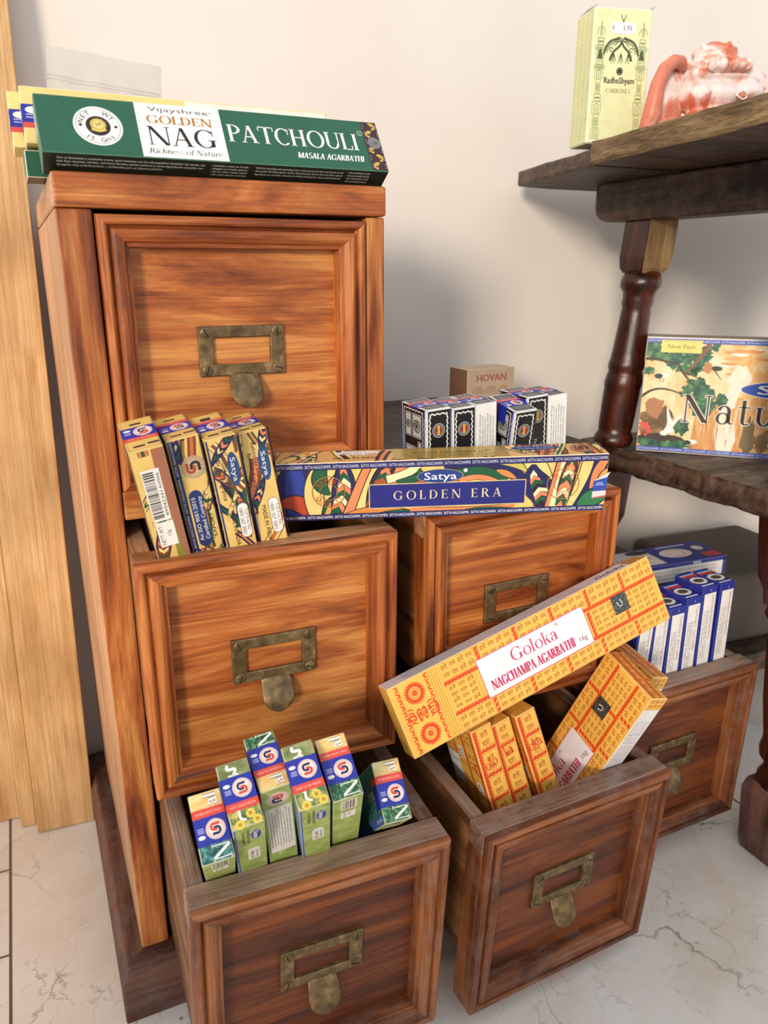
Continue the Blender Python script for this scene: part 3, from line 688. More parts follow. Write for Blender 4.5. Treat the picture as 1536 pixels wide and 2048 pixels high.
def swirls(mb, fr, W, H, seed, l=1, ox=0, oy=0, scale=1.0, dense=1.0, back='#e8c573'):
    """bold curling leaves and ribbons in gold, orange, green and navy"""
    rnd = random.Random(seed); c = (ox, oy, ox + W, oy + H)
    rect(mb, fr, ox, oy, ox + W, oy + H, P(back), l)
    pal = ['#e2834f', '#1f5a35', '#23265c', '#c9713a', '#f0d58a', '#8a4a2a', '#2c2438']
    N = max(6, int(W * H / (0.021 * 0.03) * 2.6 * dense / scale ** 1.5))
    for k in range(N):
        x, y = ox + rnd.uniform(-.1, 1.1) * W, oy + rnd.uniform(-.3, 1.3) * H
        s_ = scale * rnd.uniform(.016, .034); an = rnd.uniform(50, 130) + (180 if rnd.random() < .3 else 0)
        e = lambda d, q=an: (x + d * math.cos(R(q)), y + d * math.sin(R(q)))
        bend = rnd.choice((-1, 1)) * rnd.uniform(15, 45)
        path = bez(e(-s_), e(-s_ * .3, an + bend), e(s_ * .4, an + bend * .8), e(s_), 14)
        w0 = s_ * rnd.uniform(.10, .20)
        base = k * 0.12
        if rnd.random() < .5:   # ribbon: outline, fill, inner line
            c1, c2 = rnd.sample(pal, 2)
            strip(mb, fr, path, lambda t: w0 * 1.16, P('#2c2438'), l + 1 + base, c); strip(mb, fr, path, lambda t: w0, P(c1), l + 1.03 + base, c); strip(mb, fr, path, lambda t: w0 * .42, P(c2), l + 1.06 + base, c)
        else:                   # leaf with chevrons
            wf = lambda t: w0 * 1.5 * math.sin(math.pi * min(1, t * .94 + .03)) ** .8
            strip(mb, fr, path, wf, P('#23265c'), l + 1 + base, c); strip(mb, fr, path, lambda t: wf(t) * .78, P(rnd.choice(('#e8c573', '#2a2550', '#8a4a2a'))), l + 1.03 + base, c)
            for q in range(2, 12, 2):
                a_, b_ = path[q], path[q + 1]; t = q / 14; ww = wf(t) * .7
                dx, dy = b_[0] - a_[0], b_[1] - a_[1]; d = math.hypot(dx, dy); nx, ny = -dy / d * ww, dx / d * ww; tx, ty = dx * .9, dy * .9
                col = P(('#e2834f', '#1f5a35', '#f0d58a')[q // 2 % 3])
                for sg in (1, -1):
                    pts = [a_, (a_[0] + tx * 1.1, a_[1] + ty * 1.1), (a_[0] + sg * nx + tx * 2.2, a_[1] + sg * ny + ty * 2.2), (a_[0] + sg * nx + tx * 1.1, a_[1] + sg * ny + ty * 1.1)]
                    pp(mb, fr, pts if sg < 0 else pts[::-1], col, l + 1.08 + base, c)
    return l + 1.4 + N * 0.12
def band_text(mb, fr, s, x0, x1, y0, y1, bandc, textc, l, n):
    rect(mb, fr, x0, y0, x1, y1, P(bandc), l); w = (x1 - x0) / n; h = (y1 - y0) * .5
    for k in range(n): text(mb, fr, s, x0 + w * (k + .5), y0 + (y1 - y0) * .25, h, P(textc), l + 1, fit=w * .94)

# ---------------------------------------------------------------- golden cartons standing in the second drawer
EX, EY, EL = 0.0204, 0.0412, 0.215
def era_box(kind, pos, rot, label):
    mb, F = carton(EX, EY, EL, ['#23285c', '#23285c', '#e0bd6c', '#d8b060', '#c99a50', M_GOLD], edge='#d9bd7e')
    f = F['-y']
    z0 = EL - 0.105
    lt = swirls(mb, f, EX - .001, .1035, 40 + kind, 1, .0005, z0 + .0005, scale=.62, dense=1.0)
    sub = f.sub(0, EL, -90)           # reading downwards: x runs down, y to the right
    up = f.sub(EX, 0, 90)             # reading upwards
    if kind == 0:
        rect(mb, f, EX * .62, z0, EX - .0005, EL - .001, P('#a86a50'), lt); pp(mb, f, [(EX * .62, z0), (EX * .9, z0), (EX * .62, EL - .01)], P('#8a8a3c'), lt + 1)
        rect(mb, f, .0035, EL - .052, .0145, EL - .014, P(WHITE), lt + 2)
        rnd = random.Random(5); y = EL - .016
        while y > EL - .050:
            w = rnd.choice((.0004, .0007, .0010)); rect(mb, f, .0042, y - w, .0108, y, P('#15151a'), lt + 3); y -= w + rnd.choice((.0004, .0006, .0009))
        text(mb, f, '8904234140006', .0138, EL - .033, .0019, P('#15151a'), lt + 3, a=90, fit=.032)
        rect(mb, f, .0040, EL - .072, .0150, EL - .053, P(WHITE), lt + 2)
        text(mb, up, 'NETT WT.:', EL - .0625, EX - .0090 + .0015, .0024, P('#333333'), lt + 3, fit=.0165); text(mb, up, '15g', EL - .0625, EX - .0135 + .0015, .0024, P('#333333'), lt + 3)
    elif kind == 1:
        rect(mb, f, .0005, z0, .0042, EL - .001, P('#1d1f55'), lt)
        for k in range(4): text(mb, f, 'SATYA NAGCHAMPA', .0030, z0 + .013 + k * .0265, .0017, P('#c9cfe8'), lt + 1, a=90, fit=.025)
        s_logo(mb, f, EX * .63, EL - .021, .0078, lt + 1, a=90, bgc='#cdb994', red='#b04a30', navy='#3a2a26', ringc='#9a6a50')
        f2 = f.sub(.0055, z0 + .028, 0); rect(mb, f2, 0, .003, .0085, .036, P('#25366e'), lt + 1); disc(mb, f2, .00425, .003, .00425, P('#25366e'), lt + 1.1); disc(mb, f2, .00425, .036, .00425, P('#25366e'), lt + 1.1)
        text(mb, f, 'An ISO 9001:2015', .0090, z0 + .0475, .0025, P(WHITE), lt + 2, a=90, fit=.032); text(mb, f, 'Certified Company', .0130, z0 + .0475, .0025, P(WHITE), lt + 2, a=90, fit=.032)
        text(mb, f, '"EXPORT ONLY"', .0180, z0 + .048, .0026, P('#2a2018'), lt + 2, a=90, fit=.036)
    else:
        rect(mb, f, .0005, z0, .0016, EL - .001, P('#2a3472'), lt)
        f2 = f.sub(EX * .73, EL - .024, 0); disc(mb, f2, 0, 0, .0038, P('#2c4c80'), lt + 1, ry=.0122)
        text(mb, sub, 'Satya', .024, EX * .73 - .0014, .0031, P(WHITE), lt + 2, fit=.0175, track=.2)
        text(mb, sub, 'Rekindlise your thirst', .0255, EX * .40, .0030, P('#2e2a3a'), lt + 2, fit=.036, shear=.2); text(mb, sub, 'for fine fragrance', .0295, EX * .22, .0030, P('#2e2a3a'), lt + 2, fit=.030, shear=.2)
        rect(mb, f, EX * .56, EL - .072, EX * .93, EL - .053, P('#2e2a3a'), lt + 1); disc(mb, f, EX * .745, EL - .072, EX * .185, P('#2e2a3a'), lt + 1.1); disc(mb, f, EX * .745, EL - .053, EX * .185, P('#2e2a3a'), lt + 1.1)
        rect(mb, f, EX * .575, EL - .072, EX * .915, EL - .053, P(WHITE), lt + 1.5); disc(mb, f, EX * .745, EL - .072, EX * .17, P(WHITE), lt + 1.6); disc(mb, f, EX * .745, EL - .053, EX * .17, P(WHITE), lt + 1.6)
        text(mb, sub, 'Toll Free No.', .0625, EX * .80, .0021, P('#333344'), lt + 2, fit=.017); text(mb, sub, '1800 267 3001', .0625, EX * .62, .0025, P('#15151f'), lt + 2.2, fit=.0205)
        text(mb, sub, 'MADE IN INDIA', .0665, EX * .34, .0028, P('#2a2018'), lt + 2, fit=.027)
    t = F['+z']   # end flap slots
    for (x0, y0) in ((.30, .80), (.62, .13), (.2, .10)): rect(mb, t, EX * x0, EY * y0, EX * (x0 + .34), EY * (y0 + .05), P('#1a1c3a'), 1)
    if kind == 2: rect(mb, t, EX * .3, EY * .74, EX * .62, EY * .84, P('#1a1c4a'), 1.5)
    frame(mb, t, .0006, .0006, EX - .0006, EY - .0006, .0004, P('#b8923f'), 1)
    for s_ in ('-x', '+x'):
        swirls(mb, F[s_], EY - .001, .090, 70 + kind + (3 if s_ == '-x' else 0), 1, .0005, EL - .0905, scale=.7, dense=.7, back='#caa25c')
        rect(mb, F[s_], .0005, EL - .1, .004, EL - .001, P('#1d1f55'), 30); rect(mb, F[s_], EY - .004, EL - .1, EY - .0005, EL - .001, P('#1d1f55'), 30)
    o = place(mb.build('incense_box'), pos, rot)
    seal(o, EX, EY, EL, EY * .30, EY * .72, flip=False if kind == 0 else True, drop=.016, l=3)
    return tag(o, label, 'incense box', 'gold incense boxes standing in the open left drawer')
era_box(0, (0.0498, -0.0245, 0.3888), (16, -10.1, -2.6), 'gold incense box with a white barcode on its spine, leftmost in the open left drawer')
era_box(1, (0.0720, -0.0240, 0.3856), (8.5, -9.9, 0.2), 'gold incense box whose spine says EXPORT ONLY, second from left in the open left drawer')
era_box(2, (0.0948, -0.0244, 0.3856), (10.0, -10.0, -0.2), 'gold incense box with a toll free number, just right of the EXPORT ONLY box')
era_box(3, (0.1185, -0.0238, 0.3824), (4.5, -9.9, -1.5), 'gold incense box with toll free number, rightmost of the standing gold ones')

# ---------------------------------------------------------------- long gold carton lying across
GX, GY, GZ = 0.237, 0.024, 0.044
mb, F = carton(GX, GY, GZ, ['#c9a05a', '#c9a05a', '#e8c573', '#c9a05a', '#23285c', '#d0a868'], edge='#e6dcc4')
f = F['-y']
c_ = (.0005, .0005, GX - .0005, GZ - .0005); rect(mb, f, *c_, P('#ecc972'), 1)
_n = [1.2]
def g_(p): return (p[0] * GX, p[1] * GZ)
def rib(pts, w, cols, tp=0.0):
    """a tapering ribbon in nested colours"""
    path = bez(*[g_(p) for p in pts], 16)
    for k, (q, c) in enumerate(cols): strip(mb, f, path, lambda t: w * q * (1 - tp * t), P(c), _n[0] + k * .1, c_)
    _n[0] += .1 * len(cols) + .05
def leaf(pts, w, cols, chev=(), cw=.62, step=1):
    path = bez(*[g_(p) for p in pts], 20); wf = lambda t: w * math.sin(math.pi * min(1, t * .95 + .025)) ** .75
    for k, (q, c) in enumerate(cols): strip(mb, f, path, lambda t: wf(t) * q, P(c), _n[0] + k * .1, c_)
    _n[0] += .1 * len(cols)
    if chev:
        for k, q in enumerate(range(2, 18, step)):
            a_, b_ = path[q], path[q + 1]; ww = wf(q / 20) * cw; dx, dy = (b_[0] - a_[0]) * step, (b_[1] - a_[1]) * step; d = math.hypot(dx, dy) or 1; nx, ny = -dy / d * ww, dx / d * ww
            for sg in (1, -1):
                pts_ = [a_, (a_[0] + dx * .95, a_[1] + dy * .95), (a_[0] + sg * nx + dx * 1.9, a_[1] + sg * ny + dy * 1.9), (a_[0] + sg * nx + dx * .95, a_[1] + sg * ny + dy * .95)]
                pp(mb, f, pts_ if sg < 0 else pts_[::-1], P(chev[k % len(chev)]), _n[0], c_)
        _n[0] += .1
NVY, OR_, GN, BRN, CRM, DK = '#23265c', '#e58a5a', '#1c5a3a', '#a8532e', '#f4e6b4', '#2b2030'
ED = lambda c: [(1.0, DK), (.84, c)]
# left end
leaf([(.02, 1.1), (.10, .9), (.02, .3), (.07, -.2)], .014, [(1, DK), (.86, NVY), (.5, '#2c3f96')]); leaf([(.00, .25), (.05, .45), (.10, .25), (.12, -.1)], .007, ED('#b8482e'))
rib([(.20, 1.1), (.10, .8), (.09, .4), (.14, -.1)], .0085, [(1, DK), (.9, '#f0d080')], .2); leaf([(.155, 1.02), (.12, .8), (.12, .6), (.16, .45)], .006, ED(GN)); leaf([(.20, .25), (.17, .45), (.16, .2), (.13, -.1)], .006, [(1, DK), (.82, GN), (.4, '#d9a25a')])
leaf([(.19, 1.05), (.215, .7), (.20, .35), (.165, .05)], .0085, [(1, DK), (.86, NVY)], (OR_, GN, CRM), .6, 2)
rib([(.30, 1.1), (.26, .7), (.24, .4), (.20, -.1)], .0050, ED(OR_)); rib([(.325, 1.1), (.285, .7), (.265, .4), (.235, -.1)], .0045, ED('#f0d080')); leaf([(.345, 1.05), (.33, .8), (.30, .5), (.27, .0)], .0080, [(1, DK), (.86, '#30243c')], (BRN, OR_, GN), .62, 2)
rib([(.40, 1.1), (.375, .8), (.36, .6), (.33, .3)], .0060, ED(OR_)); rib([(.43, 1.12), (.44, .9), (.40, .75), (.33, .68)], .0035, ED(CRM)); rib([(.20, .02), (.28, .22), (.34, .16), (.42, .02)], .0035, ED('#d98a4a')); rib([(.26, -.05), (.34, .15), (.42, .10), (.52, -.05)], .0030, ED(GN)); rib([(.40, .12), (.50, .10), (.60, .06), (.72, .13)], .0030, ED(OR_)); rib([(.55, .03), (.6, .12), (.68, .1), (.75, .02)], .0024, ED(GN))
# around the oval
rib([(.39, .62), (.44, .74), (.50, .70), (.56, .64)], .0040, ED(BRN)); rib([(.42, .80), (.45, .72), (.40, .66), (.36, .60)], .0030, ED(GN)); rib([(.50, .90), (.62, 1.04), (.72, .78), (.74, .55)], .0050, [(1, NVY)]); rib([(.52, .70), (.60, .84), (.66, .74), (.69, .58)], .0042, ED(GN)); rib([(.55, .62), (.60, .72), (.63, .66), (.66, .58)], .0022, ED(OR_)); rib([(.60, .98), (.66, .95), (.72, .9), (.76, .74)], .0026, ED('#c9b85a')); leaf([(.66, .78), (.68, .74), (.70, .70), (.72, .62)], .0026, ED('#d08a4a'))
# right end
rib([(.755, 1.05), (.80, .7), (.83, .4), (.80, -.1)], .0075, [(1, DK), (.92, '#f2d588')]); leaf([(.772, .86), (.765, .5), (.82, .42), (.795, .02)], .0105, [(1, DK), (.9, NVY)], (CRM, OR_, GN, DK), .50, 2)
rib([(.855, 1.1), (.85, .7), (.845, .4), (.83, -.1)], .0030, ED(BRN)); rib([(.885, 1.1), (.87, .7), (.855, .35), (.84, -.1)], .0085, [(1, DK), (.9, OR_), (.55, CRM)]); leaf([(.895, 1.1), (.885, .75), (.87, .4), (.855, -.05)], .0058, [(1, DK), (.84, '#5a2c2c')], (GN, OR_, CRM), .75, 2)
rib([(.945, 1.1), (.95, .75), (.915, .35), (.89, -.1)], .0065, [(1, DK), (.9, '#f0d080')], .2); rib([(.975, 1.1), (.985, .8), (.96, .45), (.915, .0)], .0055, [(1, NVY)]); leaf([(1.01, 1.0), (.97, .85), (.965, .6), (.95, .4)], .0040, ED(OR_)); leaf([(1.02, .30), (.97, .32), (.94, .20), (.915, .0)], .0075, ED('#2f7a4a')); leaf([(1.03, .75), (.99, .7), (.98, .5), (.99, .35)], .005, ED('#e0a860'))
lt = _n[0] + .3
band_text(mb, f, 'SATYA NAGCHAMPA', .0005, GX - .0005, GZ - .0052, GZ - .0005, '#20235e', '#d5d8ee', lt, 12)
band_text(mb, f, 'SATYA NAGCHAMPA', .0005, GX - .0005, .0005, .0048, '#20235e', '#f0f0f5', lt, 12)
x0, x1 = GX * .275, GX * .752
rect(mb, f, x0, .0078, x1, .0268, P('#d9c48c'), lt); rect(mb, f, x0 + .0007, .0085, x1 - .0007, .0261, P('#23267a'), lt + 1)
text(mb, f, 'GOLDEN ERA', (x0 + x1) / 2, .0142, .0068, P('#e2d3a6'), lt + 2, font='serif', track=.30, fit=.078)
ex = GX * .49
disc(mb, f, ex, .0315, .0166, P('#c9b070'), lt + 1.5, ry=.0053); disc(mb, f, ex, .0315, .0162, P('#213f86'), lt + 1.8, ry=.0050)
text(mb, f, 'Satya', ex, .0288, .0054, P('#e9edf5'), lt + 2.5, fit=.0235, bold=.02); disc(mb, f, ex + .018, .0352, .0014, P(WHITE), lt + 2); text(mb, f, 'R', ex + .018, .0346, .0013, P('#23267a'), lt + 3)
for cxm, top_, bot in ((GX * .155, 'EXPORT', 'QUALITY'), (GX * .865, 'N P A', '- 750 -')):
    arc(mb, f, cxm, GZ * .50, .0112, .0119, 0, 360, P('#a0763c'), lt + 1, 30); arc(mb, f, cxm, GZ * .50, .0060, .0065, 0, 360, P('#a0763c'), lt + 1, 24)
    arctext(mb, f, top_, cxm, GZ * .50, .0073, .0030, P('#c2452e'), lt + 1.5, 90, 21); arctext(mb, f, bot, cxm, GZ * .50, .0103, .0030, P('#c2452e'), lt + 1.5, 270, 19, up=False)
t = F['+z']
lt2 = swirls(mb, t, GX - .001, GY - .001, 21, 1, .0005, .0005, scale=.9, dense=.9, back='#d9a86a')
rect(mb, t, GX * .355, .002, GX * .70, GY - .0006, P('#c2a350', rough=.22, metal=.5), lt2)
text(mb, t, '"Shrinivas Sugandhalaya LLP"', GX * .527, GY * .50, .0034, P('#4a3a12'), lt2 + 1, fit=.058, shear=.2)
for k in range(3): text(mb, t, 'Manufactured and packed for export by', GX * .527, .0042 + k * .0024, .0014, P('#5a4818'), lt2 + 1, fit=.068)
disc(mb, t, GX * .245, GY * .72, .016, P(WHITE), lt2 + 1, ry=.0042); text(mb, t, 'Toll Free No.', GX * .245, GY * .80, .0018, P('#333344'), lt2 + 2, fit=.014); text(mb, t, '1800 267 3001', GX * .245, GY * .62, .0024, P('#15151f'), lt2 + 2, fit=.026)
text(mb, t, 'MADE IN INDIA', GX * .24, GY * .22, .0034, P('#2a2018'), lt2 + 2, fit=.032)
disc(mb, t, GX * .79, GY * .68, .018, P('#25306e'), lt2 + 1, ry=.0050); text(mb, t, 'An ISO 9001:2015', GX * .79, GY * .74, .0022, P('#d5d8ee'), lt2 + 2, fit=.026); text(mb, t, 'Certified Company', GX * .79, GY * .58, .0022, P('#d5d8ee'), lt2 + 2, fit=.026)
text(mb, t, '"EXPORT ONLY"', GX * .80, GY * .22, .0032, P('#2a2018'), lt2 + 2, fit=.034); s_logo(mb, t, GX * .93, GY * .52, .0085, lt2 + 1, a=90, bgc='#b98a6a', red='#8a3f28', navy='#4a3024', ringc='#7a4a34')
rect(mb, F['+x'], .001, .004, GY - .001, GZ - .004, P('#b98a50'), 1)
o = place(mb.build('incense_box'), (0.2370, -0.0610, 0.4385), (6.5, -1.2, -21.8))
tag(o, 'long gold incense box lettered GOLDEN ERA lying across the two open upper drawers', 'incense box')
mb = MB(); hx = GX / 2
ff = Fr((hx - .0105, -GY / 2, -GZ / 2), (1, 0, 0), (0, 0, 1))
l0 = lt + 4
pp(mb, ff, [(.0005, .0105), (.0103, .012), (.0103, .016), (.0005, .0155)], P('#f0d8d4'), l0); pp(mb, ff, [(.0004, .0098), (.0103, .0112), (.0103, .0122), (.0004, .0108)], P('#d8607a'), l0)
pp(mb, ff, [(.0005, .0155), (.0103, .016), (.0106, .0270), (.0045, .0255), (.0007, .0235)], P('#2f4fb0'), l0 + .5)
rect(mb, ff, .0030, .0216, .0075, .0222, P('#c9d2ee'), l0 + 1); rect(mb, ff, .0022, .0203, .0085, .0208, P('#c9d2ee'), l0 + 1)
q = [ff.pt(.0008, .0236, l0 + 1), ff.pt(.0102, .0262, l0 + 1), ff.pt(.0118, .0310, 40) , ff.pt(.0068, .0290, 45)]
mb.poly([q[0], q[1], q[2]], P(WHITE)); mb.poly([q[0], q[2], q[3]], P(WHITE))
s_ = mb.build('torn_seal', o); s_['label'] = 'torn blue and white paper seal'

# ---------------------------------------------------------------- green cartons in the lowest left drawer
NX, NY, NL = 0.0194, 0.0406, 0.19
def nat_box(kind, spine, pos, rot, label, flip=False, L=NL, dx=None):
    mb, F = carton(NX, NY, L, [M_OLIVE if kind != 5 else M_FOREST, M_OLIVE, M_LEAFG, M_OLIVE, '#7d8a4c', M_FOREST], edge='#c9c7a4')
    t = F['+z']
    near, far = (M_FOREST if kind != 0 else M_TEALF, M_SUNSET)
    if spine == 'satya':
        rect(mb, t, .0005, .0005, NX - .0005, NY * .32, M_MEADOW, 1); rect(mb, t, .0005, NY * .32, NX - .0005, NY - .0005, M_OLIVE, 1)
        for (x, y) in ((.66, .17), (.82, .06), (.28, .05)):
            for k in range(10): 
                a_ = R(k * 36); strip(mb, t, [(NX * x, NY * y), (NX * x + .0028 * math.cos(a_), NY * y + .0028 * math.sin(a_))], .0006, P('#ecd25a'), 2)
            disc(mb, t, NX * x, NY * y, .0009, P('#c08a28'), 3)
        strip(mb, t, bez((NX * .25, NY * .26), (NX * .5, NY * .30), (NX * .15, NY * .12), (NX * .5, NY * .10)), .0007, P(WHITE), 3)
        strip(mb, t, bez((NX * .35, NY * .96), (NX * .15, NY * .80), (NX * .8, NY * .98), (NX * .45, NY * .78)), .0009, P(WHITE), 3)
        rect(mb, t, NX * .30, NY * .775, NX * .62, NY * .80, P(WHITE), 3)
    else:
        lo, hi = (near, far) if not flip else (far, near)
        rect(mb, t, .0005, .0005, NX - .0005, NY * .5, lo, 1); rect(mb, t, .0005, NY * .5, NX - .0005, NY - .0005, hi, 1)
        yN, yA = (NY * .140, NY * .87) if not flip else (NY * .885, NY * .13)
        fN = t.sub(NX * .66, yN, 90); text(mb, fN, 'N', 0, -.0052, .0105, P(WHITE), 3, font='serif', xs=1.0)
        fA = t.sub(NX * .62, yA, 90); text(mb, fA, 'al', 0, -.0040, .0078, P('#8a6a3a'), 2, xs=1.0, bold=.09); text(mb, fA, 'al', 0, -.0040, .0078, P(WHITE), 3, xs=1.0, bold=.03)
    f = F['-y']; sub = f.sub(0, L, -90)
    if spine == 'bar':
        rect(mb, f, NX * .26, L - .021, NX * .80, L - .0035, P('#e6e2d2'), 1); rnd = random.Random(kind); x = NX * .32
        while x < NX * .75:
            w = rnd.choice((.0003, .0006, .0008)); rect(mb, f, x, L - .0195, x + w, L - .005, P('#2b2b2b'), 2); x += w + rnd.choice((.0004, .0007))
        rect(mb, f, NX * .28, L - .037, NX * .78, L - .0255, P('#efece4'), 1); text(mb, f, '15g', NX * .6, L - .031, .0022, P('#333333'), 2, a=90)
        text(mb, f, 'NETT WT', NX * .45, L - .031, .0016, P('#333333'), 2, a=90)
    elif spine == 'logo':
        s_logo(mb, f, NX * .52, L - .012, .0072, 1, a=0, flip=True)
        rect(mb, f, NX * .10, L - .075, NX * .95, L - .021, P('#e4e2da'), 1)
        for k in range(8): text(mb, sub, 'keep out of reach of children while burning use a proper holder', .046 + (k % 3) * .001, NX * (.15 + k * .095), .0012, P('#555555'), 2, fit=.046 - (k % 3) * .004)
    else:
        rect(mb, f, .0005, .001, NX * .08, L - .001, P('#3f63b8'), 1)
        disc(mb, f, NX * .70, L - .018, .0036, P('#dfe6ef'), 1, ry=.0085); disc(mb, f, NX * .70, L - .018, .0033, P('#2c4a8c'), 2, ry=.0080)
        text(mb, sub, 'Satya', .018, NX * .70 - .0014, .0029, P(WHITE), 3, fit=.0125, bold=.05)
        text(mb, sub, 'Rekindling your good', .018, NX * .42, .0021, P('#3a3a2c'), 2, fit=.024, shear=.2); text(mb, sub, 'for fine fragrance', .018, NX * .26, .0021, P('#3a3a2c'), 2, fit=.020, shear=.2)
        disc(mb, f, NX * .58, L - .044, NX * .20, P('#e4e2da'), 1); rect(mb, f, NX * .38, L - .062, NX * .78, L - .044, P('#e4e2da'), 1.2)
        text(mb, sub, 'Toll Free No.', .053, NX * .64, .0018, P('#333344'), 2, fit=.015); text(mb, sub, '1800 267', .053, NX * .47, .0022, P('#15151f'), 2, fit=.016)
    g = F['-x']
    rect(mb, g, .0005, L - .1, NY - .0005, L - .0007, M_FOREST if kind != 5 else M_TEALF, 1); rect(mb, g, NY - .0065, L - .1, NY - .0005, L - .001, P('#4a6fc0'), 2)
    text(mb, g, 'MEDITATION', NY - .0025, L - .014, .0022, P(WHITE), 3, a=90, fit=.019)
    text(mb, g.sub(0, L, -90), 'NATURAL', .020, NY * .40, .0060, P(WHITE), 2, font='serif', fit=.035)
    o = place(mb.build('incense_box'), pos, rot)
    seal(o, NX, NY, L, NY * .255, NY * .765, flip=not (spine == 'satya' or kind == 2), drop=.014, l=4)
    return tag(o, label, 'incense box', 'green incense boxes standing in the lowest left drawer')
def topfix(pos, rot, L0, L1):
    """keep the top end of a carton where it is while its hidden foot is shortened"""
    m_ = Euler(tuple(R(a) for a in rot)).to_matrix(); return Vector(pos) + m_ @ Vector((0, 0, (L0 - L1) / 2))
for (kind, spine, pos, rot, flip, lab) in (
        (0, 'bar', (0.0515, -0.0778, 0.1912), (41.3, -5.8, -4.5), False, 'green and yellow incense box with teal forest end, leftmost in the bottom left drawer'),
        (1, 'satya', (0.0710, -0.0914, 0.1972), (31.6, -7.0, -3.8), False, 'olive flowered incense box with blue oval, second from left in the bottom left drawer'),
        (2, 'logo', (0.0928, -0.0934, 0.1943), (20.9, -7.2, -3.7), True, 'green incense box with round emblem and text panel on its spine, bottom left drawer'),
        (3, 'satya', (0.1137, -0.1001, 0.2050), (32.1, -8.2, -6.3), False, 'olive flowered incense box with blue oval, fourth from left in the bottom left drawer'),
        (4, 'bar', (0.1372, -0.0946, 0.2028), (33.6, -8.0, -7.0), False, 'green incense box with barcode and white sticker on its spine, bottom left drawer'),):
    nat_box(kind, spine, topfix(pos, rot, 0.215, NL), rot, lab, flip)
nat_box(5, 'bar', (0.1721, -0.0805, 0.1931), (45.1, -2.1, -7.4), 'dark green incense box tilted alone at the right of the bottom left drawer', False, L=0.15)

